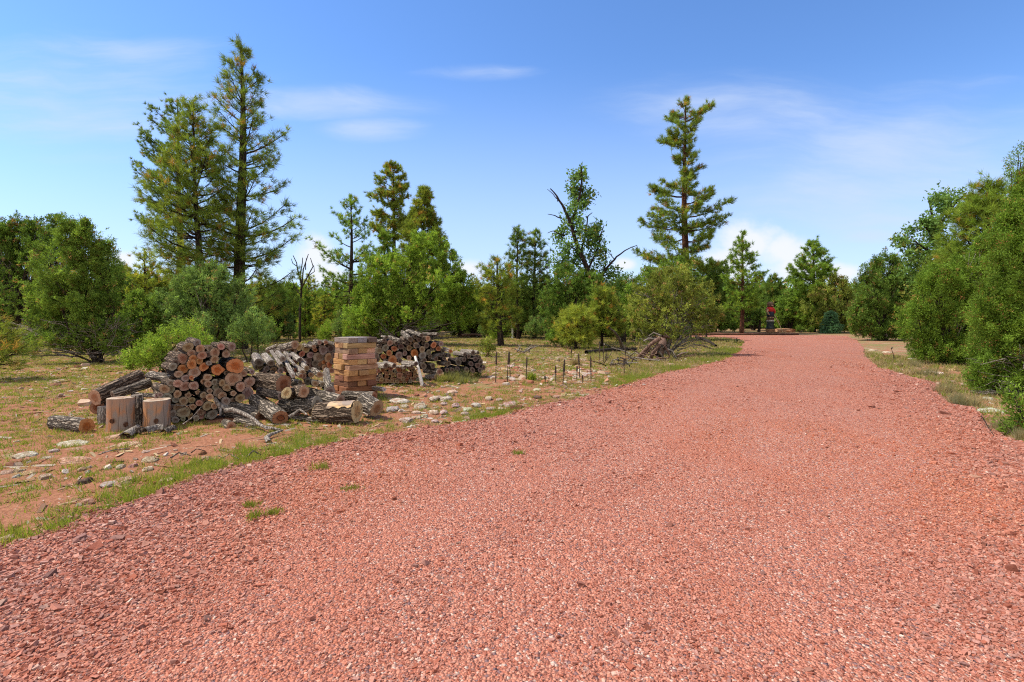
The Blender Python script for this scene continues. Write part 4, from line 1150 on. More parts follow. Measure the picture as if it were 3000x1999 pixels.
for x0, y0, d0, x1, y1, d1, wd, kd, lab in [(330, 740, 9.0, 250, 640, 9.7, 150, 'b', "brown log end under the broad grey log of the pale slope"), (480, 790, 8.9, 400, 690, 9.7, 140, 'g', "grey log end under the first silver log of the pale slope"), (640, 810, 8.9, 560, 700, 9.7, 150, 'b', "brown log end between the two silver logs of the pale slope"), (800, 830, 8.8, 740, 720, 9.7, 150, 'g', "grey log end under the highest silver log of the pale slope"),
                                            (930, 800, 9.2, 860, 660, 9.9, 150, 'b', "brown log end beneath the long split pale log"), (1180, 830, 9.0, 1090, 700, 9.8, 150, 'r', "reddish log end beneath the white topped split log"), (1330, 960, 8.8, 1260, 830, 9.6, 140, 'b', "brown log end under the broad white faced split log"), (420, 900, 8.8, 360, 780, 9.6, 140, 'd', "dark log end low behind the flapped log"), (600, 910, 8.8, 540, 800, 9.6, 150, 'd', "dark log end low behind the flapped log's middle"),
                                            (1050, 1040, 8.8, 1000, 900, 9.6, 150, 'd', "dark log end low behind the torn flap"), (1420, 1080, 8.75, 1380, 960, 9.5, 150, 'd', "dark log end low under the reddish brown ended log"), (1120, 1160, 8.55, 1080, 1060, 9.3, 150, 'd', "dark log end lowest behind the torn flap"), (250, 760, 9.0, 180, 620, 9.7, 130, 'g', "small grey log end at the left foot of the pale slope"), (960, 640, 9.4, 900, 520, 10.0, 130, 'g', "grey log end under the short white log of the pale slope"), (1130, 640, 9.35, 1050, 520, 10.0, 140, 'b', "brown log end under the rough black ended log")]:
    zlog(lab, (7.839, 720, 980), x0, y0, d0, x1, y1, d1, wd, kd, random.choice((M_BARK, M_BARKG, M_BARKD)), group="logs of the pale slope")
slab = zlog("grey weathered slab standing on end left of the block tower", Z2, 822, 650, 9.6, 805, 515, 9.9, 84, 'g', M_DEAD, poly=4)
for x0, y0, d0, x1, y1, d1, wd, lab in [(515, 285, 11.9, 345, 330, 12.3, 80, "fat rough log lying on the left end of the stack left of the tower"), (370, 300, 12.2, 275, 335, 12.5, 62, "rough log at the far left end of the stack left of the tower"),
                                        (740, 265, 11.9, 640, 300, 12.3, 44, "grey log lying on top of the stack left of the tower, left one"), (800, 262, 12.0, 700, 250, 12.4, 40, "grey log lying on top of the stack left of the tower, middle one"), (890, 280, 11.9, 790, 262, 12.3, 40, "grey log lying on top of the stack nearest the tower's left side"), (690, 300, 11.7, 590, 290, 12.2, 40, "thin grey log on top of the stack left of the tower, lowest one")]:
    zlog(lab, Z2, x0, y0, d0, x1, y1, d1, wd, 'b', M_BARKG, parts=False)
for x0, y0, d0, x1, y1, d1, wd, lab in [(800, 290, 13.0, 660, 170, 13.8, 110, "steep rough log at the top of the stack right of the tower"), (1010, 215, 13.1, 740, 130, 13.8, 80, "highest rough log lying across the stack right of the tower"), (1320, 195, 13.2, 1040, 185, 13.8, 62, "thin pale log lying along the top right of the stack right of tower"),
                                        (300, 315, 12.9, 130, 340, 13.5, 84, "rough log lying beside the tower on the stack right of it"), (345, 255, 13.2, 260, 235, 13.9, 60, "grey log end showing above the stack right of the tower"), (610, 330, 13.0, 400, 250, 13.8, 84, "rough grey log sloping down in the middle of the right stack's top")]:
    zlog(lab, Z5, x0, y0, d0, x1, y1, d1, wd, 'd', M_BARKG, parts=False)
zlog("short pale block with an orange cut face right of the right stack", Z5, 1570, 520, 13.0, 1450, 470, 13.4, 110, 'o', M_DEAD, poly=4, parts=False)
for k, (x0, y0, d0, x1, y1, d1, wd, lab, bk) in enumerate([
    (330, 800, 11.9, 150, 790, 12.5, 110, "grey log with its front end split, first on the split stack from the tower", M_DEAD), (490, 795, 11.9, 300, 745, 12.5, 90, "grey log with dark end on the split stack, second from the tower", M_DEAD),
    (905, 760, 11.9, 660, 740, 12.4, 92, "smooth grey log with a dark round end on the split stack by the pole", M_DEAD), (1050, 800, 12.1, 930, 770, 12.7, 130, "dark round ended log right beside the white pole", M_BARKD), (700, 815, 12.0, 540, 810, 12.4, 56, "pale flat piece lying on the middle of the split stack", M_DEAD), (820, 810, 11.95, 650, 800, 12.3, 50, "pale thin log under the smooth grey log on the split stack", M_DEAD)]):
    zlog(lab, Z5, x0, y0, d0, x1, y1, d1, wd, 'd', bk, parts=False)
low = [(1375, 600, 1150, 605, 80, 'd', M_DEAD), (1545, 600, 1290, 545, 75, 'd', M_DEAD), (1455, 575, 1230, 560, 60, 'd', M_DEAD), (1840, 585, 1640, 560, 80, 'd', M_DEAD), (2000, 550, 1790, 525, 95, 'd', M_DEAD), (2095, 550, 1960, 520, 66, 'd', M_DEAD), (1915, 620, 1750, 600, 84, 'd', M_BARKD), (1290, 665, 1100, 660, 95, 'd', M_BARKG), (1070, 690, 940, 700, 90, 'd', M_BARKG),
       (2120, 640, 1980, 620, 80, 'd', M_BARKD), (2045, 670, 1880, 650, 100, 'd', M_BARKD), (2145, 725, 2000, 700, 100, 'd', M_BARKD), (2090, 790, 1920, 770, 110, 'd', M_BARKD), (2200, 835, 2060, 815, 96, 'd', M_BARKD), (1960, 760, 1780, 740, 105, 'd', M_BARKD), (1830, 680, 1690, 660, 90, 'd', M_BARKD), (1720, 730, 1570, 700, 130, 'd', M_BARKD), (1530, 750, 1400, 740, 100, 'd', M_BARKD), (1480, 760, 1330, 740, 80, 'd', M_DEAD),
       (1360, 910, 1090, 880, 130, 'b', M_BARKG), (1500, 880, 1400, 860, 90, 'd', M_BARKD), (1600, 880, 1480, 850, 95, 'd', M_BARKG), (1880, 880, 1700, 850, 110, 'd', M_BARKD), (1990, 880, 1850, 850, 110, 'd', M_BARKD), (2130, 880, 2000, 860, 90, 'd', M_BARKD), (1700, 860, 1560, 820, 100, 'd', M_BARKD), (1300, 1000, 1120, 1010, 110, 'b', M_DEAD), (1230, 800, 1080, 780, 110, 'd', M_BARKD), (1450, 660, 1320, 650, 80, 'd', M_BARKD), (1620, 960, 1480, 940, 110, 'd', M_BARKD), (1760, 960, 1620, 940, 100, 'd', M_BARKD)]
its = []
for x0, y0, x1, y1, wd, kd, bk in low:
    d0 = 13.0 + (x0 - 1000) / 1400 * 0.7 + (900 - y0) / 900 * 0.5
    o = zlog("-", Z5, x0, y0, d0, x1, y1, d0 + 0.5, wd, kd, bk, parts=False, group="dark ended logs of the low right stack")
    its.append((o, o.location.x, o.location.z, "pale" if bk is M_DEAD else "grey" if bk is M_BARKG else "dark"))
stack_labels(its, "low rightmost stack", "log")
pole = thing("pole", "long white stripped pole leaning against the split stack", "pole", P(1237, 1128, 12.0))
tb = Tubes(); tb.add([(0, 0, -0.02), tuple((zp(Z5, 960, 870, 12.05) - pole.location)), tuple(zp(Z5, 890, 620, 12.3) - pole.location)], [0.042, 0.036, 0.03], 8); tb.build("shaft", mk_plain("white_pole", (0.72, 0.66, 0.56), 0.6, 0.2), pole)
LMARK["the white pole"] = G(1237, 1128)

# the big logs lying in front
heavy = []
def big(label, zoom, a, b, w_, kind='b', bark=None, key=None, **kw):
    o = zlog(label, zoom, *a, *b, w_, kind, bark, **kw)
    if key: LMARK[key] = Vector((o.matrix_world.translation.x, o.matrix_world.translation.y, 0))
    return o
hol = big("big furrowed log with a hollow heart in its sawn end", Z1, (2090, 922, 7.72), (1850, 745, 8.5), 152, 'r', M_BARKG, "the hollow log", rough=0.10, sides=26)
ring = [(0.05 * math.cos(a) * (1 + .3 * math.sin(2 * a)), 0.04 * math.sin(a), -0.012) for a in np.arange(12) / 12 * 2 * PI]
hv = ring + [(x * 0.5, y * 0.5, 0.03) for x, y, _ in ring] + [(x * 1.25, y * 1.25, -0.004) for x, y, _ in ring]
hf = [(i_, (i_ + 1) % 12, 12 + (i_ + 1) % 12, 12 + i_) for i_ in range(12)] + [tuple(range(12, 24))] + [(24 + i_, 24 + (i_ + 1) % 12, (i_ + 1) % 12, i_) for i_ in range(12)]
link("hollow", from_faces("hollow", hv, hf, (mk_plain("rotten_heart", (0.028, 0.016, 0.011)),)), hol)
big("big furrowed log half hidden to the left of the hollow log", Z1, (1900, 905, 8.1), (1505, 815, 8.35), 150, 'b', M_BARKG, rough=0.10)
big("big furrowed log with a torn flap of orange wood at its end", Z1, (2120, 590, 8.3), (1870, 562, 8.75), 178, 'r', M_BARK, "the flapped log", rough=0.10, sides=24)
big("smooth dark log lying below the flapped log", Z1, (2095, 708, 8.05), (1880, 660, 8.35), 74, 'g', M_BARKD)
big("short log with an oval pale sawn face above the hollow log", Z1, (2150, 680, 7.95), (2230, 690, 8.3), 112, 't', M_BARK)
big("short thick log right of the oval faced log", Z1, (2320, 665, 7.95), (2235, 655, 8.35), 112, 'b', M_BARK)
big("long furrowed log with a grey split end right of the hollow log", Z2, (722, 828, 8.0), (400, 850, 8.35), 140, 'g', M_BARKG, rough=0.10)
peel = big("half peeled log with bare yellow wood along its top", Z2, (1085, 897, 7.80), (728, 912, 7.98), 196, 't', M_BARK, "the half peeled log", rough=0.09, sides=26)
big("broken log end standing in grass right of the half peeled log", Z2, (1270, 870, 8.15), (1130, 800, 8.4), 150, 'b', M_BARKG)
big("long grey log lying behind the half peeled log", Z2, (930, 790, 8.3), (620, 715, 8.8), 100, 'g', M_BARKG)
big("grey log lying against the foot of the block tower", Z2, (1245, 762, 8.7), (960, 752, 8.9), 84, 'r', M_BARKG)
big("upright rough bark covered chunk below the standing slab", Z2, (840, 715, 8.6), (800, 650, 8.9), 96, 'g', M_BARKG)
big("flattish log on the ground below the hollow log's right side", Z2, (740, 978, 7.85), (470, 965, 8.15), 62, 'g', M_BARKG)
big("small gnarled log stub at the left foot of the pale curved branch", Z1, (1600, 1010, 7.5), (1540, 985, 7.8), 96, 'b', M_BARKG)
big("gnarled log lying behind the small stub under the pale branch", Z1, (1880, 1000, 7.6), (1660, 960, 7.85), 86, 'b', M_BARKG)
big("smooth pale log wedged under the hollow log", Z1, (2170, 1005, 7.62), (1960, 1000, 7.72), 46, 'w', M_DEAD)
lone = big("lone log with an orange sawn end lying apart at the left", (2.941, 0, 1150), (745, 292, 7.15), (470, 260, 7.5), 130, 'o', M_BARKG, "the lone left log", rough=0.10, sides=24)
big("grey post stump standing behind the left peeled stump", Z1, (362, 1010, 7.75), (358, 812, 7.75), 108, 'g', M_DEAD)
big("bark covered post standing between the two peeled stumps", Z1, (682, 1000, 7.45), (676, 700, 7.45), 96, 'g', M_BARKG, rough=0.12)
# bare wood along the half peeled log and the torn flap
Mi, Lp = frame(zp(Z2, 1085, 897, 7.80), zp(Z2, 728, 912, 7.98))
rp_ = 196 / 3.137 * 7.8 / F / 2
pv, pf = [], []
upv = Mi.to_3x3().inverted() @ Vector((0.0, -0.35, 1.0))
a0 = math.atan2(upv.y, upv.x)
for i_ in range(9):
    t = 0.02 + 0.62 * i_ / 8
    half = 0.62 + 0.12 * math.sin(i_ * 1.9)
    for j_ in range(9):
        a = a0 + (j_ / 8 - 0.5) * 2 * half
        rr = rp_ * (1.05 - 0.06 * abs(j_ / 4 - 1) ** 3 + 0.012 * math.sin(j_ * 2 + i_))
        pv.append((rr * math.cos(a), rr * math.sin(a), t * Lp))
for i_ in range(8):
    for j_ in range(8):
        pf.append((i_ * 9 + j_, i_ * 9 + j_ + 1, (i_ + 1) * 9 + j_ + 1, (i_ + 1) * 9 + j_))
pk = link("bare_wood", from_faces("bare_wood", pv, pf, (M_PEEL,), smooth=True), peel); pk.color = (0.66, 0.42, 0.19, 1)


def stump(label, cx, top, bot, wid, d, color, key, knots):
    m = d / F
    root = thing("stump", label, "stump", P(cx, HOR, d).xy.to_3d())
    z1, z0 = EYE - (top - HOR) * m, 0.0
    r = wid * m / 2
    n, k = 28, 14
    ph = rng.uniform(0, 6)
    v = []
    for i_ in range(k):
        t = i_ / (k - 1)
        for j_ in range(n):
            a = j_ / n * 2 * PI
            rr = r * (0.97 + 0.05 * math.sin(2 * a + ph) + 0.03 * math.sin(5 * a + 2 * ph) * (1 - t) + 0.05 * (1 - t) ** 3 - 0.03 * math.sin(t * PI))
            for ka, kt, ks in knots:
                q_ = ((a - ka) / 0.32) ** 2 + ((t - kt) / 0.13) ** 2
                rr += r * ks * math.exp(-q_)
            v.append((rr * math.cos(a), rr * math.sin(a), z0 - 0.03 + (z1 - z0 + 0.03) * t + (0.004 * math.cos(a) if i_ == k - 1 else 0)))
    f = [(i_ * n + j_, i_ * n + (j_ + 1) % n, (i_ + 1) * n + (j_ + 1) % n, (i_ + 1) * n + j_) for i_ in range(k - 1) for j_ in range(n)]
    s_ = link("peeled_side", from_faces("peeled_side", v, f, (M_PEEL,), smooth=True), root); s_.color = (*color, 1)
    cv, cf = cap_arrays(np.array(v[-n:]), 1)
    c_ = link("sawn_top", from_faces("sawn_top", cv, cf, (M_CUT,), rad=cap_rad(len(cv)) * 0.9), root); c_.color = (0.50, 0.40, 0.30, 1)
    for ka, kt, ks in knots:
        tk = []
        rr = r * (1.0 + ks)
        ce = np.array((math.cos(ka), math.sin(ka), 0))
        si = np.array((-math.sin(ka), math.cos(ka), 0))
        for s2, o_ in ((0.030, -0.012), (0.024, 0.008), (0.012, -0.004), (0.0, -0.004)):
            for j_ in range(14):
                a = j_ / 14 * 2 * PI
                tk.append(tuple(ce * (rr + o_) + si * s2 * math.cos(a) + np.array((0, 0, z1 * kt + s2 * 1.25 * math.sin(a)))))
        kf = [(i_ * 14 + j_, i_ * 14 + (j_ + 1) % 14, (i_ + 1) * 14 + (j_ + 1) % 14, (i_ + 1) * 14 + j_) for i_ in range(3) for j_ in range(14)]
        kn = link("knot", from_faces("knot", tk, kf, (M_CUT,)), root); kn.color = (0.16, 0.085, 0.05, 1)
    LMARK[key] = root.location.copy()


stump("left peeled stump, greyer, with two knots near its foot", 355, 1166, 1259, 70, 7.33, (0.40, 0.175, 0.075), "the left peeled stump", [(-PI / 2 + 0.05, 0.34, 0.10), (-PI / 2 + 0.95, 0.20, 0.10)])
stump("right peeled stump, more orange, with one central knot", 460, 1172, 1252, 74, 7.48, (0.47, 0.21, 0.085), "the right peeled stump", [(-PI / 2 + 0.55, 0.30, 0.12)])

# loose bark and branches on the ground
def strip(label, pts, wid, curve, mat, name="bark_piece", cat="bark"):
    pts = [Vector(p) for p in pts]
    v, f = [], []
    n = 7
    for i_, p in enumerate(pts):
        t = (pts[min(i_ + 1, len(pts) - 1)] - pts[max(i_ - 1, 0)]).normalized()
        s_ = Vector((t.y, -t.x, 0)).normalized()
        wd = wid * random.uniform(0.7, 1.15)
        for j_ in range(n):
            u = j_ / (n - 1) - 0.5
            v.append(p + s_ * u * wd + Vector((0, 0, curve * (0.25 - u * u) * 4 + random.uniform(0, 0.012))))
    m_ = len(v)
    v += [q_ - Vector((0, 0, 0.014)) for q_ in v]
    for i_ in range(len(pts) - 1):
        for j_ in range(n - 1):
            a = i_ * n + j_
            f += [(a, a + 1, a + n + 1, a + n), (m_ + a, m_ + a + n, m_ + a + n + 1, m_ + a + 1)]
        a = i_ * n
        f += [(a, a + n, m_ + a + n, m_ + a), (a + n - 1, m_ + a + n - 1, m_ + a + 2 * n - 1, a + 2 * n - 1)]
    for e in (0, (len(pts) - 1) * n):
        f += [(e + j_, m_ + e + j_, m_ + e + j_ + 1, e + j_ + 1) for j_ in range(n - 1)]
    return tag(link(name, from_faces(name, v, f, (mat,))), label, cat)


def along(px_list, z_=0.03):
    return [G(*p) + Vector((0, 0, z_)) for p in px_list]


strip("curled pale bark piece in front of the left peeled stump", along([(366, 1284), (378, 1276), (392, 1268), (402, 1262)]), 0.13, 0.05, M_DEAD)
strip("brown bark piece in front of the gap between the peeled stumps", along([(398, 1272), (412, 1270), (428, 1268)]), 0.10, 0.05, M_BARK)
strip("long pale bark piece in front of the right peeled stump", along([(424, 1272), (440, 1268), (458, 1264), (478, 1262)]), 0.11, 0.06, M_DEAD)
strip("grey bark piece at the right foot of the right peeled stump", along([(478, 1274), (492, 1268), (508, 1262)]), 0.10, 0.05, M_BARKG)


def branch(label, pts, r0, r1, mat, twigs=(), name="branch", cat="branch", group=None):
    o = Vector(pts[0])
    root = thing(name, label, cat, o, group)
    tb = Tubes()
    P_ = [Vector(p) - o for p in pts]
    out = []
    for a, b in zip(P_, P_[1:]):
        for t in (0, 0.34, 0.67):
            out.append(a.lerp(b, t) + Vector((random.uniform(-1, 1), random.uniform(-1, 1), random.uniform(-1, 1))) * 0.12 * r0)
    tb.add(out + [P_[-1]], [r0, (r0 + r1) / 2, r1], 9)
    for tp, q0, q1 in twigs:
        tb.add([Vector(p) - o for p in tp], [q0, q1], 6)
    tb.build("wood", mat, root)
    return root


branch("long pale curved branch lying before the hollow log", [zp(Z1, *p) for p in ((1548, 850, 7.65), (1620, 842, 7.62), (1720, 880, 7.5), (1810, 925, 7.4), (1870, 980, 7.3), (1930, 1015, 7.22), (2010, 1025, 7.2), (2085, 1040, 7.2))], 0.034, 0.018, M_DEAD,
       [([zp(Z1, 1930, 1015, 7.22), zp(Z1, 1950, 1035, 7.15), zp(Z1, 2000, 1030, 7.1)], 0.016, 0.006)])
branch("short bent pale branch lying alone on the red soil", [zp(Z1, *p) for p in ((1975, 1165, 6.62), (1950, 1120, 6.75), (1985, 1090, 6.85), (2040, 1070, 6.95), (2110, 1045, 7.1))], 0.036, 0.014, M_DEAD)
branch("forked pale branch stub rising from the log left of the hollow log", [zp(Z1, *p) for p in ((1560, 830, 8.0), (1490, 800, 7.95), (1462, 760, 7.9), (1438, 728, 7.9))], 0.05, 0.02, M_DEAD, [([zp(Z1, 1490, 800, 7.95), zp(Z1, 1500, 850, 7.9), zp(Z1, 1495, 900, 7.85)], 0.03, 0.015)])
branch("pale forked branch on the ground left of the half peeled log", [zp(Z2, *p) for p in ((460, 950, 7.7), (510, 915, 7.75), (560, 880, 7.8), (600, 905, 7.75), (630, 930, 7.7))], 0.026, 0.010, M_DEAD)
tag(branch("thin bare twig leaning against the tall front stack's foot", [zp(Z1, *p) for p in ((1130, 985, 7.3), (1220, 920, 7.4), (1310, 815, 7.6))], 0.008, 0.004, M_DEAD, name="twig", cat="twig"), None, None)
branch("thin pale twig lying across the tall front stack's lower rows", [zp(Z1, *p) for p in ((1000, 798, 7.72), (1080, 800, 7.74), (1150, 806, 7.8), (1190, 800, 7.85))], 0.009, 0.005, M_DEAD, name="twig", cat="twig")
white = tag(link("stone_block", None), None, None) if False else None
zlog("white split block lying at the right foot of the block tower", Z2, 1335, 695, 10.0, 1240, 680, 10.3, 56, 'w', M_DEAD, poly=4, parts=False)

# ------------------------------------------------------------------ the tower of stacked timber blocks
def block(label, Mx, size, color, name="timber_block"):
    bm = bmesh.new()
    bmesh.ops.create_cube(bm, size=1)
    for v in bm.verts:
        v.co = Vector((v.co.x * size[0], v.co.y * size[1], v.co.z * size[2])) + Vector([random.uniform(-.004, .004) for _ in range(3)])
    bmesh.ops.bevel(bm, geom=bm.edges[:], offset=0.006, segments=1, affect='EDGES')
    me = bpy.data.meshes.new(name); bm.to_mesh(me); bm.free()
    me.materials.append(M_WOOD)
    o = tag(link(name, me), label, "timber block", "blocks of the timber tower")
    o.matrix_world = Mx
    o.color = (*color, 1)
    return o


TW_D, TW_S = 10.45, 0.62
tw = P(1041, HOR, TW_D); tw.z = 0
LMARK["the block tower"] = tw.copy()
th_ = math.atan2(tw.x, tw.y)                  # bearing of the tower
rot = -th_ + R(27)                            # its right face looks a little right of the camera
lh = 0.1085
n_l = 10
for k in range(n_l + 1):
    endon = (k % 2 == 0)                      # block ends on the right (camera) face
    zc = 0.005 + lh * (k + 0.5)
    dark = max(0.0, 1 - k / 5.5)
    for q_ in range(3):
        off = (q_ - 1) * TW_S / 3
        jx = random.uniform(-0.030, 0.030) if random.random() < 0.8 else random.uniform(-0.06, 0.06)
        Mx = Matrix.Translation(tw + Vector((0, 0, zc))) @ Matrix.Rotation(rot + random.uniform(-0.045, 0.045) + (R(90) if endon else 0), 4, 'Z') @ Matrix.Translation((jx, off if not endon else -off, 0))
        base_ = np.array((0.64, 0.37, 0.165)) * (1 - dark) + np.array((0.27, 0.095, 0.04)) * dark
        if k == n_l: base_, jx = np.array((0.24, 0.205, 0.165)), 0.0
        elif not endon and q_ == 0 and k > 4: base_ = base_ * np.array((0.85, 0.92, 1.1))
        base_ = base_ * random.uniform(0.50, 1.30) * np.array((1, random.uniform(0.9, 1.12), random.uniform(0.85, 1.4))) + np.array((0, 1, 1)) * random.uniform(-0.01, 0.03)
        lay = "grey top layer" if k == n_l else f"{nth(n_l - k)} layer from the top"
        if endon:
            which = ("left", "middle", "right")[q_]
            lab = f"timber block, end towards the road, {which} one, {lay}"
        else:
            which = ("front", "middle", "rear")[q_]
            lab = f"timber block lying across the tower, {which} one, {lay}"
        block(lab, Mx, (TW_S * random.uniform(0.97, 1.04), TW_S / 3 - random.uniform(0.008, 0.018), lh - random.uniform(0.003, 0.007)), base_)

# ------------------------------------------------------------------ far end of the road: carved figure, prop, timber, posts
DT = 54.0
mt = DT / F
fig = thing("carved_figure", "tall carved and painted wooden figure with a red top standing on a log drum", "statue", P(2257, HOR, DT).xy.to_3d())
def lathe(name, prof, mat, parent, off=(0, 0), n=14, squash=0.9):
    v, f = [], []
    for z_, r_ in prof:
        for j_ in range(n):
            a = j_ / n * 2 * PI
            v.append((off[0] + r_ * math.cos(a) * (1 + 0.04 * math.sin(3 * a)), off[1] + r_ * squash * math.sin(a), z_))
    for i_ in range(len(prof) - 1):
        for j_ in range(n):
            f.append((i_ * n + j_, i_ * n + (j_ + 1) % n, (i_ + 1) * n + (j_ + 1) % n, (i_ + 1) * n + j_))
    f += [tuple(range(n))[::-1], tuple(range((len(prof) - 1) * n, len(prof) * n))]
    return link(name, from_faces(name, v, f, (mat,), smooth=False), parent)
m_red = mk_plain("red_paint", (0.55, 0.025, 0.018), 0.5, 0.25, 6)
m_navy = mk_plain("navy_paint", (0.018, 0.02, 0.035), 0.5, 0.3, 6)
m_black = mk_plain("black_green_paint", (0.030, 0.036, 0.034), 0.5, 0.5, 8)
m_brown = mk_plain("carved_brown", (0.15, 0.075, 0.042), 0.7, 0.6, 9)
m_skin = mk_plain("carved_tan", (0.42, 0.25, 0.15), 0.7, 0.4, 9)
m_drum = mk_plain("log_drum", (0.30, 0.15, 0.075), 0.8, 0.5, 12)
m_trim = mk_plain("pale_trim", (0.50, 0.45, 0.38), 0.7, 0.4, 9)
lathe("plinth", [(-0.05, 0.40), (0.02, 0.42), (0.32, 0.47), (0.37, 0.46)], m_drum, fig)
lathe("boots", [(0.36, 0.40), (0.5, 0.42), (0.62, 0.37), (0.95, 0.35), (1.2, 0.37), (1.26, 0.33)], m_black, fig)["label"] = "dark green black lower body"
lathe("trim_band", [(1.16, 0.375), (1.19, 0.40), (1.25, 0.40), (1.28, 0.36)], m_trim, fig)
lathe("carved_face", [(1.26, 0.30), (1.34, 0.37), (1.46, 0.31), (1.56, 0.36), (1.68, 0.30)], m_brown, fig)
for s_ in (-1, 1): lathe("eye", [(1.5, 0.02), (1.53, 0.09), (1.59, 0.09), (1.62, 0.02)], m_skin, fig, (s_ * 0.15, -0.30), 8)
lathe("trousers", [(1.66, 0.30), (1.75, 0.37), (2.05, 0.38), (2.22, 0.34)], m_navy, fig)
lathe("shirt", [(2.18, 0.33), (2.3, 0.40), (2.5, 0.40), (2.64, 0.32), (2.70, 0.22)], m_red, fig)
lathe("head", [(2.66, 0.20), (2.74, 0.31), (2.88, 0.33), (3.0, 0.30), (3.06, 0.22)], m_brown, fig)
lathe("muzzle", [(2.76, 0.05), (2.79, 0.13), (2.86, 0.13), (2.9, 0.06)], m_skin, fig, (0.03, -0.32), 8)
for s_ in (-1, 1): lathe("ear", [(2.98, 0.05), (3.04, 0.10), (3.14, 0.09), (3.18, 0.02)], m_brown, fig, (s_ * 0.22, 0.0), 8)
lathe("hat", [(3.02, 0.34), (3.06, 0.35), (3.08, 0.24), (3.2, 0.22), (3.24, 0.10)], mk_plain("hat_brown", (0.20, 0.14, 0.08), 0.8, 0.4), fig)
ta = Tubes(); ta.add([(-0.30, -0.1, 2.45), (-0.46, -0.25, 2.2), (-0.40, -0.38, 1.95), (-0.28, -0.40, 1.86)], [0.10, 0.09, 0.08, 0.05], 8); ta.build("arm", m_skin, fig)
ta = Tubes(); ta.add([(0.34, -0.05, 2.5), (0.42, -0.1, 2.25), (0.38, -0.16, 2.0)], [0.09, 0.08, 0.06], 8); ta.build("arm", m_red, fig)
LMARK["the carved figure"] = fig.location.copy()
pr = P(2293, 964, DT - 0.4); pr.z = 0
branch("tan pole propped slantwise against the carved figure's right side", [pr, P(2281, 945, DT - 0.3), P(2269, 924, DT - 0.2)], 0.045, 0.04, mk_plain("tan_pole", (0.50, 0.36, 0.20), 0.7, 0.2), name="prop_pole", cat="pole")


def rough_box(name, label, cat, c, size, mat, color=None, rz=0.0, jitter=0.02):
    bm = bmesh.new()
    bmesh.ops.create_cube(bm, size=1)
    bmesh.ops.subdivide_edges(bm, edges=bm.edges[:], cuts=4, use_grid_fill=True)
    for v in bm.verts:
        v.co = Vector((v.co.x * size[0], v.co.y * size[1], v.co.z * size[2])) + Vector([random.uniform(-jitter, jitter) for _ in range(3)])
    me = bpy.data.meshes.new(name); bm.to_mesh(me); bm.free()
    me.materials.append(mat)
    o = tag(link(name, me), label, cat)
    o.location = c; o.rotation_euler.z = rz
    if color: o.color = (*color, 1)
    return o


tim = thing("edging_timber", "long dark timber edging the far end of the red road", "timber", P(2140, HOR, 46.6).xy.to_3d())
tb = Tubes(); tb.add([(-7.5, 0.4, 0.06), (-3, 0.1, 0.07), (2, 0, 0.07), (6.2, 0.0, 0.06)], 0.085, 8); tb.build("beam", mk_plain("dark_red_timber", (0.11, 0.045, 0.03), 0.8, 0.5, 3), tim)
rough_box("stone_ledge", "low tan earth and stone ledge right of the carved figure", "ledge", P(2298, HOR, 55.2).xy.to_3d() + Vector((0, 0, 0.13)), (1.9, 0.8, 0.44), M_ROCK, (0.52, 0.32, 0.20), 0.03, 0.05)
rough_box("plank", "dark plank lying at the foot of the carved figure's drum", "plank", P(2261, HOR, 52.8).xy.to_3d() + Vector((0, 0, 0.06)), (1.4, 0.2, 0.07), M_WOOD, (0.14, 0.07, 0.05), 0.02, 0.008)
gpst = thing("gate_post", "white painted post with a short white board deep in the trees", "post", P(1501, HOR, 39).xy.to_3d())
mw = mk_plain("white_paint", (0.72, 0.72, 0.70), 0.7, 0.25, 5)
m39 = 39 / F
def plainbox(name, c, size, mat, parent):
    bm = bmesh.new(); bmesh.ops.create_cube(bm, size=1)
    for v in bm.verts: v.co = Vector((v.co.x * size[0] + c[0], v.co.y * size[1] + c[1], v.co.z * size[2] + c[2]))
    bmesh.ops.bevel(bm, geom=bm.edges[:], offset=0.006, segments=1, affect='EDGES')
    me = bpy.data.meshes.new(name); bm.to_mesh(me); bm.free(); me.materials.append(mat)
    return link(name, me, parent)
plainbox("post", (0, 0, 0.60), (0.14, 0.14, 1.25), mw, gpst)
plainbox("board", (0.24, 0, 1.10), (0.33, 0.05, 0.16), mw, gpst)
stk = thing("stake", "short dark stake in the grass at the left edge of the far road", "stake", G(2159, 1008))
tb = Tubes(); tb.add([(0, 0, -0.05), (-0.01, 0, 0.2), (-0.02, 0, 0.36)], 0.025, 6); tb.build("shaft", M_BARKD, stk)
stk2 = thing("dry_stalk", "single bent dry stalk on the grassy right verge", "stalk", G(2620, 1057))
tb = Tubes(); tb.add([(0, 0, -0.03), (-0.04, 0, 0.25), (-0.10, 0.02, 0.45)], [0.014, 0.010], 6); tb.build("stem", M_BARKD, stk2)
tb = Tubes(); tb.add([(-0.10, 0.02, 0.44), (-0.09, 0, 0.47), (-0.06, 0, 0.48)], [0.02, 0.03], 6); tb.build("seed_head", M_BARKG, stk2)
branch("thin dark twig lying at the gravel edge below the flat rock", along([(2874, 1224), (2885, 1240), (2897, 1262), (2911, 1282)], 0.03), 0.008, 0.004, M_BARKD, name="twig", cat="twig")

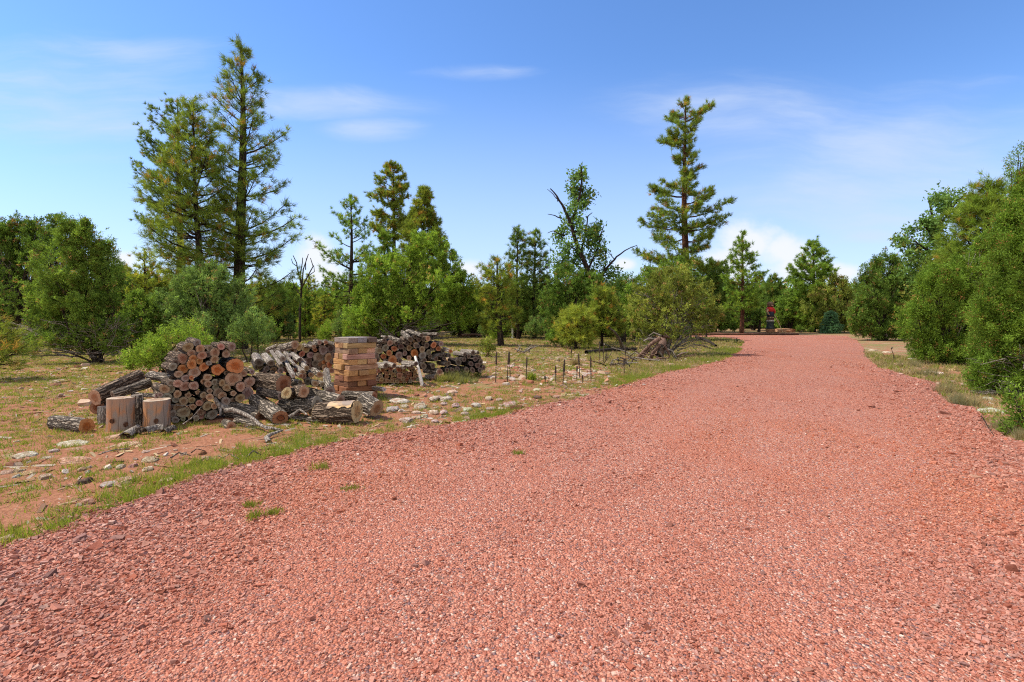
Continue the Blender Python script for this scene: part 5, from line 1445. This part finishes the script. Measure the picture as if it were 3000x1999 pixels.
# ------------------------------------------------------------------ dry mullein stalks
Z3 = (2.941, 1350, 900)
stalks = [(300, 380, 640), (400, 385, 635), (426, 375, 600), (563, 425, 630), (818, 505, 650), (880, 475, 660), (896, 450, 590), (950, 345, 455), (1000, 505, 620), (1025, 400, 615), (1050, 585, 650), (1122, 420, 640), (1198, 315, 500), (1228, 330, 485), (1345, 350, 420), (1425, 320, 500), (1408, 440, 570), (1260, 395, 450), (728, 590, 655), (1360, 440, 500)]
m_stalk = mk_plain("dry_stalk", (0.065, 0.045, 0.032), 0.95, 0.4, 30)
pos = []
for x, yt, yb in stalks:
    g_ = G(x / 2.941 + 1350, yb / 2.941 + 900)
    h_ = (yb - yt) / 2.941 * g_.y / F
    s_ = thing("dry_stalk", "-", "stalk", g_, "dry brown stalks standing by the rubble patch")
    lean_ = random.uniform(-0.06, 0.06)
    tb = Tubes(); tb.add([(0, 0, -0.04), (lean_ * h_ * 0.4, 0, h_ * 0.5), (lean_ * h_, random.uniform(-.02, .02), h_ * 0.72)], [0.013, 0.010, 0.009], 6); tb.build("stem", m_stalk, s_)
    tb = Tubes()
    zz = np.linspace(h_ * 0.55, h_, 12)
    tb.add([(lean_ * q_, 0, q_) for q_ in zz], [0.012, 0.026, 0.017, 0.028, 0.019, 0.026, 0.018, 0.025, 0.018, 0.022, 0.014, 0.004], 7); tb.build("seed_head", m_stalk, s_)
    pos.append((s_, x, yb))
for k, (s_, x, yb) in enumerate(sorted(pos, key=lambda t: t[1])):
    tall = "tall" if s_.children[1].dimensions.z > 0.4 else "short"
    s_['label'] = f"dry brown stalk by the rubble patch, {nth(k)} from the left"
    if k % 3 == 0: LMARK[f"the {nth(k)} dry stalk from the left"] = s_.location.copy()

# ------------------------------------------------------------------ uprooted stump and loose sticks in the clearing
ur = thing("uprooted_stump", "uprooted reddish stump with roots splayed towards the road", "stump", P(1945, HOR, 19.6).xy.to_3d())
LMARK["the uprooted stump"] = ur.location.copy()
tb = Tubes(); tb.add([(0.12, 0.5, 0.80), (0.0, 0.1, 0.62), (-0.15, -0.1, 0.45), (-0.25, -0.2, 0.15)], [0.08, 0.14, 0.18, 0.16], 12); tb.build("trunk", M_ROOT, ur)
mu = 19.0 / F
for pl, r0, r1, mt_ in (([(1935, 990), (1905, 1010), (1880, 1035), (1858, 1056)], 0.09, 0.03, M_ROOT), ([(1930, 1010), (1912, 1035), (1905, 1058)], 0.10, 0.05, M_ROOT), ([(1940, 1015), (1930, 1040), (1920, 1060)], 0.07, 0.03, M_DEAD), ([(1945, 1020), (1970, 1030), (1982, 1050)], 0.05, 0.02, M_DEAD),
                        ([(1928, 1030), (1945, 1050), (1965, 1062)], 0.055, 0.02, M_DEAD), ([(1930, 995), (1900, 992), (1885, 1000)], 0.05, 0.02, M_DEAD), ([(1940, 985), (1960, 990), (1945, 975)], 0.06, 0.02, M_ROOT), ([(1905, 1020), (1880, 1050), (1868, 1060)], 0.06, 0.025, M_ROOT), ([(1945, 1010), (1962, 1040), (1958, 1056)], 0.05, 0.02, M_ROOT), ([(1938, 985), (1915, 975), (1900, 985)], 0.04, 0.012, M_DEAD)):
    tb = Tubes(); tb.add([P(x, y, 19.3 + random.uniform(-.2, .2)) - ur.location for x, y in pl], [r0, r1], 8); tb.build("root", mt_, ur)
sticks = []
def stick(a, b, r0, mat, z0=0.03, z1=0.05, midz=None):
    p0, p1 = a + Vector((0, 0, z0)), b + Vector((0, 0, z1))
    mid = p0.lerp(p1, 0.5) + Vector((random.uniform(-.1, .1), random.uniform(-.1, .1), random.uniform(0, .06)))
    o = branch("-", [p0, mid, p1], r0, r0 * 0.5, mat, name="stick", cat="stick", group="loose sticks in the clearing")
    sticks.append(o)
    return o
branch("long fallen log lying in the clearing left of the uprooted stump", [G(1718, 1039) + Vector((0, 0, .10)), G(1790, 1033) + Vector((0, 0, .11)), G(1862, 1028) + Vector((0, 0, .08))], 0.10, 0.07, M_BARKD, name="fallen_log", cat="log")
branch("bent grey bough rising from the ground by the golden pine", [G(1826, 1024), P(1812, 990, 24.6), P(1800, 972, 24.3), P(1784, 960, 24.0)], 0.09, 0.035, M_BARKG, name="bough")
branch("long grey stick lying before the small rust and green pine", [G(1756, 1012) + Vector((0, 0, .16)), G(1790, 1020) + Vector((0, 0, .06)), G(1812, 1030)], 0.05, 0.03, M_DEAD, name="stick", cat="stick")
branch("dark fallen log behind the thin olive juniper at its right", [G(2040, 1003) + Vector((0, 0, .35)), G(2070, 1010) + Vector((0, 0, .25)), G(2098, 1018) + Vector((0, 0, .08))], 0.10, 0.06, M_BARKD, name="fallen_log", cat="log")
branch("thin dark log on the ground behind the dark fallen log", [G(2030, 1012) + Vector((0, 0, .05)), G(2066, 1018) + Vector((0, 0, .06)), G(2090, 1026) + Vector((0, 0, .04))], 0.05, 0.03, M_BARKD, name="fallen_log", cat="log")
branch("grey fallen log lying far off in front of the paired trunk pine", [G(1350, 990) + Vector((0, 0, .2)), G(1395, 988) + Vector((0, 0, .2)), G(1420, 990) + Vector((0, 0, .15))], 0.12, 0.08, M_ROOT, name="fallen_log", cat="log")
for q_ in range(16):      # brush beside the uprooted stump
    c_ = G(random.uniform(1765, 1850), random.uniform(1050, 1078))
    stick(c_, c_ + Vector((random.uniform(-0.9, 0.9), random.uniform(-0.5, 0.5), 0)), random.uniform(0.014, 0.036), random.choice((M_BARKD, M_BARK, M_DEAD)), 0.04, random.uniform(0.06, 0.35))
for q_ in range(26):      # tangle round the uprooted stump
    c_ = G(random.uniform(1850, 1985), random.uniform(1040, 1062))
    stick(c_, c_ + Vector((random.uniform(-1.0, 1.0), random.uniform(-0.5, 0.5), 0)), random.uniform(0.012, 0.034), random.choice((M_DEAD, M_BARK, M_DEAD, M_ROOT)), 0.04, random.uniform(0.05, 0.45))
for q_ in range(12):      # heap of grey sticks in the grass
    c_ = G(random.uniform(1514, 1556), random.uniform(1024, 1038))
    stick(c_, c_ + Vector((random.uniform(-0.6, 0.6), random.uniform(-0.4, 0.4), 0)), random.uniform(0.02, 0.04), M_DEAD, 0.05, random.uniform(0.1, 0.4))
for x0, y0, x1, y1 in ((1735, 1043, 1795, 1068), (1790, 1065, 1850, 1085), (1985, 1038, 2030, 1028), (1640, 1132, 1705, 1126), (1810, 1140, 1866, 1132), (560, 1330, 600, 1326), (640, 1352, 700, 1350), (300, 1330, 380, 1318), (500, 1345, 560, 1340), (720, 1345, 765, 1338)):
    stick(G(x0, y0), G(x1, y1), random.uniform(0.005, 0.012), random.choice((M_DEAD, M_BARKG)), 0.012, 0.02)

# ------------------------------------------------------------------ rocks
def rock_mesh(seed):
    bm = bmesh.new()
    bmesh.ops.create_icosphere(bm, subdivisions=4, radius=1)
    r_ = np.random.default_rng(seed)
    pl = [(unit(r_.normal(0, 1, 3)), r_.uniform(0.55, 0.9)) for _ in range(9)]
    fr = r_.uniform(2, 5, 6); ph = r_.uniform(0, 6, 6)
    for v in bm.verts:
        p = np.array(v.co)
        s_ = 1.0
        for nn, dd in pl:
            q_ = p @ nn
            if q_ > dd: p = p - nn * (q_ - dd) * 0.85
        wv = 0.06 * math.sin(fr[0] * p[0] * 2 + ph[0]) * math.sin(fr[1] * p[1] * 2 + ph[1]) + 0.045 * math.sin(fr[2] * 4 * p[0] + ph[2]) * math.sin(fr[3] * 4 * p[1] + fr[4] * 3 * p[2]) + r_.normal(0, 0.018)
        p = p * (1 + wv)
        # bedding ledges
        p[2] = p[2] + 0.05 * math.sin(9 * p[2] + ph[5])
        v.co = p
    me = bpy.data.meshes.new("rock"); bm.to_mesh(me); bm.free()
    me.materials.append(M_ROCK)
    return me


RM = [rock_mesh(s_) for s_ in range(10)]
ROCKS = []
RC = {'pale': (0.62, 0.53, 0.43), 'tan': (0.56, 0.40, 0.27), 'red': (0.42, 0.20, 0.115), 'grey': (0.52, 0.46, 0.39), 'dark': (0.16, 0.12, 0.10)}


def rock(x, y, w_, h_, kind='tan', label=None):
    """a rock whose visible patch is centred at photo pixel x, y, w by h pixels"""
    g = G(x, y + h_ * 0.3)
    m = g.y / F
    o = link("rock", random.choice(RM))
    hh = max(0.03, 0.30 * h_ * m + 0.02)
    o.scale = (w_ * m / 2, max(w_ * m * random.uniform(0.38, 0.55), h_ * g.y / F * 1.3, 0.05), hh)
    o.location = (g.x, g.y + o.scale[1] * 0.3, -hh * 0.30)
    o.rotation_euler = (random.uniform(-.08, .08), random.uniform(-.08, .08), random.uniform(-0.35, 0.35) + random.choice((0, PI)))
    o.color = (*[c * random.uniform(0.88, 1.12) for c in RC[kind]], 1)
    tag(o, label, "rock", "loose rocks on the ground")
    if not label: ROCKS.append((o, ("large " if w_ * m > 0.32 else "small " if w_ * m < 0.15 else "") + kind))
    return o


for x, y, w_, h_, k in [(600, 435, 250, 55, 'pale'), (190, 530, 190, 90, 'pale'), (600, 575, 300, 80, 'tan'), (60, 595, 140, 90, 'red'), (300, 590, 95, 85, 'red'), (45, 680, 110, 60, 'tan'), (240, 685, 120, 50, 'tan'), (1280, 565, 170, 60, 'tan'), (1100, 442, 200, 60, 'tan'), (1040, 755, 170, 60, 'tan'), (905, 782, 130, 40, 'pale'), (720, 752, 80, 60, 'dark'),
                        (370, 720, 110, 50, 'tan'), (1015, 635, 66, 50, 'pale'), (1130, 625, 60, 40, 'tan'), (1270, 650, 100, 36, 'pale'), (700, 655, 60, 36, 'tan'), (1760, 558, 84, 44, 'tan'), (1255, 505, 80, 30, 'pale'), (400, 555, 90, 50, 'pale'), (1740, 510, 50, 36, 'red'), (150, 670, 70, 40, 'tan'), (445, 500, 90, 40, 'pale'), (30, 1250, 120, 40, 'pale'), (1050, 490, 100, 30, 'red'), (740, 935, 110, 26, 'tan'), (120, 720, 60, 30, 'pale')]:
    rock(x / 2.941, y / 2.941 + 1150, w_ / 2.941, h_ / 2.941, k)
for x, y, w_, h_, k in [(430, 435, 230, 60, 'pale'), (350, 510, 150, 100, 'grey'), (475, 490, 100, 60, 'pale'), (655, 485, 150, 100, 'grey'), (800, 410, 110, 80, 'pale'), (915, 405, 130, 80, 'pale'), (985, 340, 130, 55, 'pale'), (790, 555, 120, 60, 'pale'), (900, 555, 84, 60, 'pale'), (500, 640, 170, 80, 'pale'), (615, 562, 110, 34, 'pale'), (905, 465, 66, 40, 'grey'), (1030, 475, 80, 70, 'grey'), (1255, 480, 90, 54, 'grey'),
                        (1145, 525, 120, 56, 'pale'), (1130, 575, 100, 44, 'pale'), (1395, 520, 120, 44, 'pale'), (1620, 468, 180, 70, 'grey'), (1385, 415, 66, 40, 'grey'), (1500, 425, 70, 36, 'pale'), (1425, 185, 96, 50, 'pale'), (700, 600, 80, 46, 'pale'), (805, 660, 90, 44, 'pale'), (1150, 625, 110, 50, 'tan'), (460, 350, 90, 30, 'tan'), (1900, 400, 90, 46, 'dark'), (2100, 398, 80, 30, 'tan'), (1720, 340, 40, 40, 'pale'),
                        (1900, 320, 100, 50, 'pale'), (1250, 240, 80, 22, 'tan'), (845, 340, 50, 26, 'pale'), (1110, 665, 90, 30, 'pale'), (780, 270, 90, 40, 'red'), (620, 375, 60, 30, 'red'), (330, 420, 60, 36, 'tan'), (1000, 380, 50, 24, 'tan'), (1320, 565, 60, 36, 'grey'), (1610, 590, 50, 22, 'grey'), (1830, 545, 70, 26, 'pale'), (2000, 580, 46, 22, 'pale'), (2340, 560, 40, 20, 'pale')]:
    rock(x / 3.62 + 1050, y / 3.62 + 1050, w_ / 3.62, h_ / 3.62, k)
for q_ in range(120):       # rubble patch
    x, y = random.uniform(300, 1160), random.uniform(485, 640)
    if y > 600 and random.random() < 0.6: y -= 60
    w_ = random.uniform(24, 72)
    rock(x / 2.941 + 1350, y / 2.941 + 900, w_ / 2.941, w_ * random.uniform(0.4, 0.7) / 2.941, random.choice(('tan', 'tan', 'red', 'pale', 'red')))
for x, y, w_, h_, k in [(270, 590, 84, 44, 'pale'), (130, 830, 90, 46, 'pale'), (240, 775, 66, 30, 'pale'), (1250, 650, 60, 28, 'pale'), (1140, 545, 40, 20, 'pale'), (1580, 662, 60, 40, 'grey'), (830, 430, 40, 20, 'pale'), (520, 490, 50, 30, 'tan'), (460, 580, 60, 60, 'red'), (545, 605, 60, 50, 'red'), (2310, 340, 60, 14, 'pale'), (2290, 395, 70, 22, 'tan')]:
    rock(x / 2.941 + 1350, y / 2.941 + 900, w_ / 2.941, h_ / 2.941, k)
for x, y, w_, h_, k in [(2640, 1065, 40, 12, 'tan'), (2690, 1075, 50, 12, 'tan'), (2740, 1090, 60, 14, 'pale'), (2790, 1080, 40, 14, 'tan'), (2820, 1075, 46, 12, 'red'), (2600, 1030, 26, 8, 'pale'), (2560, 1024, 24, 8, 'pale'), (2900, 1165, 30, 14, 'grey'), (2680, 1050, 30, 9, 'pale')]:
    rock(x, y, w_, h_, k)
rock(330, 1275, 66, 22, 'tan', "flat pinkish slab of rock at the foot of the left peeled stump")
rock(2908, 1196, 92, 28, 'pale', "big flat pale rock beside the gravel at the right roadside")
rock(2985, 1186, 46, 20, 'tan', "tan rock right behind the big flat pale rock")
LMARK["the big flat right roadside rock"] = G(2908, 1196)
LMARK["the left picture edge"] = G(0, 1330)


def rank_labels(objs, pattern, cat=None):
    names = list(LMARK)
    pts = [o.matrix_world.translation if not hasattr(o, 'location') else o.location for o, _ in objs]
    for (o, look), p in zip(objs, pts):
        best = min(names, key=lambda k: (LMARK[k].xy - p.xy).length)
        dist = (LMARK[best].xy - p.xy).length
        rank = sum(1 for (o2, l2), q_ in zip(objs, pts) if l2 == look and (LMARK[best].xy - q_.xy).length < dist)
        o['label'] = pattern.format(look=look, rank=("closest" if rank == 0 else nth(rank) + " closest"), mark=best)


rank_labels(ROCKS, "{look} rock, {rank} such rock to {mark}")
rank_labels([(o, "loose") for o in sticks], "{look} stick, {rank} stick to {mark}")
# small stones among the soil, one mass
n = 5200
a = np.stack([rng.uniform(-14, 12, n), rng.uniform(4.2, 24, n)], 1)
rd = road_dist(a)
k = (rd > 0.02) & (smooth_noise(a, 1.3, 2) + 0.35 * smooth_noise(a, 4, 8) > 0.72)
zone = (a[:, 0] > 0) & (a[:, 1] > 11) & (a[:, 1] < 17) & (a[:, 0] < 5)
k |= zone & (rd > 0.1) & (rng.random(n) < 0.8)
a = a[k]; rd = rd[k]
cb = np.array([(0.45, 0.32, 0.22), (0.38, 0.19, 0.12), (0.50, 0.43, 0.35), (0.30, 0.22, 0.16)])
v, f, c = chips(a, np.exp(rng.normal(0, 0.45, len(a))) * 0.030 * (1 + a[:, 1] / 22), gz(a, rd), cb[rng.integers(0, 4, len(a))] * rng.uniform(0.85, 1.15, (len(a), 1)), 0.45)
tag(link("rubble", mesh_np("rubble", v, f, (M_STONE,), c)), "small stones lying scattered over the red soil", None, kind="stuff")

# dry needles, straw and bark bits over the soil, one mass
n = 11000
a = np.stack([rng.uniform(-16, 13, n), rng.uniform(4.0, 26, n) ** 1.0], 1)
a = a[np.abs(a[:, 0]) < a[:, 1] * 1.06]
rd = road_dist(a)
k = (rd > 0.05) & (smooth_noise(a, 1.1, 21) + 0.4 * rng.random(len(a)) > 0.55)
a, rd = a[k], rd[k]
L_ = rng.uniform(0.03, 0.11, (len(a), 1)) * (1 + a[:, 1:2] / 25)
W_ = rng.uniform(0.004, 0.014, (len(a), 1)) * (1 + a[:, 1:2] / 14)
an_ = rng.uniform(0, PI, len(a))
dr_ = np.column_stack([np.cos(an_), np.sin(an_), rng.normal(0, 0.10, len(a))])
sd_ = np.column_stack([-np.sin(an_), np.cos(an_), rng.normal(0, 0.3, len(a))])
c0_ = np.column_stack([a, gz(a, rd) + 0.008])
v = np.stack([c0_ - dr_ * L_ - sd_ * W_, c0_ + dr_ * L_ - sd_ * W_, c0_ + dr_ * L_ + sd_ * W_, c0_ - dr_ * L_ + sd_ * W_], 1).reshape(-1, 3)
lc = np.array([(0.40, 0.29, 0.16), (0.30, 0.21, 0.13), (0.33, 0.27, 0.20), (0.22, 0.12, 0.07)])[rng.integers(0, 4, len(a))] * rng.uniform(0.8, 1.2, (len(a), 1))
tag(link("litter", mesh_np("litter", v, np.arange(len(v)).reshape(-1, 4), (M_STONE,), np.repeat(lc, 4, 0))), "dry straw, needles and bark bits scattered over the soil", None, kind="stuff")

# ------------------------------------------------------------------ grass
GR = np.array((0.155, 0.240, 0.030)); GY = np.array((0.285, 0.290, 0.050)); GT = np.array((0.40, 0.31, 0.16)); GG = np.array((0.20, 0.205, 0.115))


def tuft_blades(c, cols, hgt, m, wid, spread=0.55, jit=0.03):
    D = np.tile((0.0, 0.0, 1.0), (len(c), 1)) + rng.normal(0, 0.12, (len(c), 3))
    outv, outc = [], []
    for lo, hi in ((0, 0.04), (0.04, 0.07), (0.07, 0.11), (0.11, 0.18), (0.18, 1)):
        s_ = (hgt >= lo) & (hgt < hi)
        if s_.any():
            h_ = float(hgt[s_].mean())
            v_, c_ = blades(c[s_], unit(D[s_]), m, spread, h_, wid, cols[s_], jit=np.array((jit, jit, 0.004)))
            outv.append(v_); outc.append(c_)
    return np.concatenate(outv), np.concatenate(outc)


gv, gc = [], []
# bright fringe along the road's left edge
edge = [G(*p) for p in LEFT[2:33]]
ec, ecol, eh = [], [], []
for a_, b_ in zip(edge, edge[1:]):
    L_ = (b_ - a_).length
    nrm = Vector((-(b_ - a_).y, (b_ - a_).x, 0)).normalized()
    for q_ in range(int(L_ * 170)):
        t = random.random()
        p = a_.lerp(b_, t)
        e_ = abs(random.gauss(0, 0.27)) - 0.07
        s_ = smooth_noise(np.array([[p.x, p.y]]), 1.9, 4)[0]
        if random.random() > (s_ * 3.1 - 1.0): continue
        p = p + nrm * e_ * (1 + p.y * 0.05)
        ec.append((p.x, p.y, 0.0)); eh.append(random.uniform(0.05, 0.125) * (1 + 0.02 * p.y))
        u = random.random()
        ecol.append(GR * (1 - u) + GY * u)
ec = np.array(ec); ec[:, 2] = gz(ec[:, :2]) - 0.005
v_, c_ = tuft_blades(ec, np.array(ecol), np.array(eh), 15, 0.0075)
gv.append(v_); gc.append(c_)
# patchy grass over the soil, sparser and taller strokes with distance
for lo, hi, dens, m, wid in ((4, 8, 130, 13, 0.009), (8, 14, 80, 11, 0.013), (14, 24, 42, 10, 0.021), (24, 52, 11, 9, 0.042)):
    xm = hi * 1.05
    n = int(2 * xm * (hi - lo) * dens)
    a = np.stack([rng.uniform(-xm, min(xm, 16), n), rng.uniform(lo, hi, n)], 1)
    a = a[np.abs(a[:, 0]) < a[:, 1] * 1.05]
    rd = road_dist(a)
    s1_ = smooth_noise(a, 1.55, 6) * 0.65 + smooth_noise(a, 4.3, 9) * 0.35
    right = (a[:, 0] > 3) & (rd > 0)
    thr = np.where(right, 0.30, 0.41 - 0.10 * np.clip((a[:, 1] - 10) / 15, 0, 1))
    thr = thr - 0.09 * (a[:, 0] < -5.5) - 0.16 * np.clip((a[:, 1] - 16) / 10, 0, 1)
    k = (rd > 0.03) & (s1_ > thr + rng.normal(0, 0.05, len(a)))
    a, rd, right, s1_ = a[k], rd[k], right[k], s1_[k]
    u = rng.random((len(a), 1))
    cols = GR * (1 - u) + GY * u
    dry = rng.random(len(a)) < np.where(right, 0.62, 0.20 + 0.30 * np.clip((a[:, 1] - 12) / 14, 0, 1) + 0.25 * (smooth_noise(a, 0.9, 12) > 0.6))
    cols[dry] = GT * rng.uniform(0.7, 1.1, (dry.sum(), 1))
    hgt = rng.uniform(0.025, 0.075, len(a)) * np.where(right, 2.0, 1.0) * (1 + 0.012 * a[:, 1])
    v_, c_ = tuft_blades(np.column_stack([a, gz(a, rd) - 0.005]), cols, hgt, m, wid, 0.6, 0.03 + 0.0015 * lo)
    gv.append(v_); gc.append(c_)
tag(blade_mesh("grass", gv, gc, M_GRASS), "short patchy green and dry grass over the soil", None, kind="stuff")


def grass_clump(label, x, y, w_, h_, cols, m=160, wid=0.007, cat="grass clump", z0=-0.03):
    g = G(x, y); k = g.y / F
    n_ = 9
    c = np.column_stack([rng.normal(0, 0.28, n_) * w_ * k, rng.normal(0, 0.2, n_) * w_ * k, np.full(n_, z0)])
    u = rng.random((n_, 1))
    cc_ = np.array(cols[0]) * (1 - u) + np.array(cols[1]) * u
    v_, c_ = tuft_blades(c, cc_, np.full(n_, h_ * k), m // 4, wid * max(1, g.y / 8), 0.42, 0.025)
    o = blade_mesh("grass_clump", [v_], [c_], M_GRASS, None, g)
    return tag(o, label, cat)


for i_, (x, y, w_, h_) in enumerate([(945, 1376, 50, 16), (735, 1488, 30, 12), (752, 1522, 34, 18), (808, 1510, 26, 12), (1026, 1436, 34, 8), (1517, 1334, 20, 9)]):
    grass_clump(("wide green grass tuft on the gravel nearest the soil edge", "small sparse grass tuft on gravel above the greener one", "bright little grass tuft growing in the coarse gravel", "small grass tuft on gravel right of the bright little one", "faint flat grass tuft in the gravel right of the wide tuft", "tiny lone grass tuft out in the middle of the gravel")[i_], x, y, w_, h_ * 1.6, (GR * 0.85, GY * 0.85), 44, 0.007, z0=0.012)
for (x, y, w_, h_, lab) in [(2800, 1182, 60, 42, "grey green bunch of grass at the gravel edge left of the flat rock"), (2835, 1186, 50, 38, "grey bunch of grass touching the flat pale rock"), (2760, 1150, 46, 34, "dry bunch of grass furthest up the right gravel edge"), (2940, 1262, 70, 48, "large grey green bunch of grass below the flat pale rock"), (2990, 1290, 50, 44, "grey bunch of grass at the foot of the juniper sapling"), (2720, 1100, 60, 30, "dry straw bunch before the shaggy juniper"), (2660, 1075, 60, 26, "dry straw bunch left of the shaggy juniper")]:
    grass_clump(lab, x, y, w_, h_, (GG, GT), 200)
grass_clump("tan dry bunch of tall grass among the stalks", 1686, 1070, 28, 26, (GT * 0.9, GT * 0.7), 160)
for x, y, w_, h_, lab in [(1385, 1100, 70, 44, "tall pale grass growing at the foot of the low right stack"), (1345, 1112, 60, 36, "pale grass tuft left of the tallest grass by the low stack"), (1305, 1116, 44, 28, "thin dry grass before the white pole's right"), (1085, 1205, 40, 40, "long bladed grass tuft against the broken log end"), (1360, 1120, 60, 24, "low green grass in front of the low right stack")]:
    grass_clump(lab, x, y, w_, h_, (GG, GY), 200, 0.006)
mul = grass_clump("bright green leafy mullein plant in the rubble patch", 1557, 1112, 14, 26, (GR * 1.3, GY), 90, 0.02, "plant")
mul.name = "mullein_plant"

# ------------------------------------------------------------------ the wood behind: copies of the trees above, each its own thing
def copy_tree(src, loc, s_, rz, name, cat, group):
    r = src.copy(); COL.objects.link(r)
    for k in list(r.keys()):
        if k in ('label', 'group'): del r[k]
    r.location = loc; r.scale = (s_, s_, s_ * random.uniform(0.92, 1.1)); r.rotation_euler = (0, 0, rz)
    r.name = name; tag(r, None, cat, group)
    for ch in src.children:
        c = ch.copy(); COL.objects.link(c); c.parent = r
    return r


by = {o['label']: o for o in bpy.data.objects if o.parent is None and 'label' in o}
def src(*keys):
    return [next(o for l_, o in by.items() if k in l_) for k in keys]
SP = src("slim open pine", "paired dark trunks", "left one of the twin", "slender pine", "broad pine right", "low olive pine", "rusty green pine")
SJ = src("dark green juniper under", "bright juniper behind", "olive rounded juniper", "blue green juniper", "mid green juniper", "pointed bright juniper")
SY = src("golden low pine", "golden green young pine")
def height(o):
    return max((o.matrix_world.translation.z * 0 + (c.bound_box[6][2])) for c in o.children)
far = []
anchors = [(709, "the tallest left pine"), (1030, "the slim pine behind the tower"), (1466, "the paired trunk pine"), (1750, "the leaning oak"), (2010, "the red trunk pine"), (2257, "the carved figure"), (2590, "the right roadside juniper"), (283, "the bushy left juniper")]
def place(x, d, top, pool, nm, kind):
    s0 = random.choice(pool)
    hh = EYE + (HOR - top) * d / F
    o = copy_tree(s0, P(x, HOR, d).xy.to_3d(), hh / height(s0), random.uniform(0, 6.28), nm, "tree", "trees of the far wood")
    far.append([o, x, kind])
for x, d, top in ((860, 39, 815), (905, 43, 790), (950, 40, 838), (985, 46, 822), (830, 46, 845), (1015, 44, 850), (640, 42, 820), (760, 44, 835), (430, 46, 800), (500, 45, 790), (1415, 50, 850), (1600, 46, 840)):
    place(x, d, top, SY + SP[5:6], "pine_tree", "yellow green pine")
for x, d, top in ((340, 35, 800), (385, 37, 775), (455, 33, 800), (500, 36, 830), (640, 34, 850), (690, 38, 860), (770, 34, 865), (815, 36, 850), (1000, 37, 860), (1385, 42, 855), (1440, 44, 845), (1540, 46, 850), (1610, 40, 860), (1770, 42, 835), (1835, 41, 850), (1200, 42, 860), (1060, 44, 850), (250, 34, 800), (120, 40, 780)):
    place(x, d, top, SJ if x % 2 else SY + SP, "juniper_tree" if x % 2 else "pine_tree", "mid green juniper" if x % 2 else "small pine")
for x, d, top in ((2345, 54, 948), (2375, 53.5, 955), (2402, 55, 945), (2150, 58, 940), (2118, 56, 948), (2082, 54, 940), (2500, 52, 945), (2475, 55, 930), (2050, 50, 950), (2330, 58, 940)):
    place(x, d, top, src("juniper bush at the left foot", "low bright green juniper bush"), "juniper_bush", "roadside bush")
x = -60
while x < 3060:
    d = random.uniform(40, 84)
    if 2080 < x < 2530: d = random.uniform(63, 90)
    top = random.uniform(835, 895) if 1850 < x < 2520 else random.uniform(800, 880)
    if random.random() < 0.5: place(x, d, top, SP, "pine_tree", "green pine")
    else: place(x, d, top + 15, SJ, "juniper_tree", "juniper")
    x += random.uniform(9, 17)
bs = src("juniper bush at the left foot", "low bright green juniper bush", "upright bright juniper sapling")
for q_ in range(120):
    x = random.uniform(0, 2050) if q_ < 110 else random.uniform(2300, 2700)
    d = random.uniform(24 if 300 < x < 1000 else 34, 56) if x < 2050 else random.uniform(56, 70)
    place(x, d, random.uniform(905, 950), bs, "juniper_bush", "low bush")
rk = {}
for f_ in sorted(far, key=lambda t: t[1]):
    o, x, kind = f_
    ax_, an = min(anchors, key=lambda t: abs(t[0] - x))
    side = "left" if x < ax_ else "right"
    cnt = sum(1 for g_ in far if g_[2] == kind and (g_[1] < ax_) == (x < ax_) and abs(g_[1] - ax_) < abs(x - ax_))
    o['label'] = f"far {kind}, {nth(cnt)} to the {side} of {an}"
# the unbroken wood behind everything
C, D = [], []
for q_ in range(1500):
    th2 = random.uniform(-0.88, 0.88)
    rr = random.uniform(80, 128)
    cx_, cy_ = rr * math.sin(th2) * 1.05, rr * math.cos(th2)
    hh = random.uniform(3.0, 7.2)
    u = unit(rng.normal(0, 1, (220, 3)))
    C.append(np.array((cx_, cy_, hh * 0.5)) + u * np.array((2.4, 2.4, hh * 0.52)) * rng.uniform(0.4, 1, (220, 1))); D.append(u + np.array((0, 0, 0.5)))
C, D = np.concatenate(C), unit(np.concatenate(D))
v_, c_ = blades(C, D, 3, 0.6, 0.75, 0.30, palette('jun', len(C)), jit=0.25)
wd = blade_mesh("forest", [v_], [c_], M_LEAF)
tag(wd, "far dense wood closing off the view", None, kind="stuff")
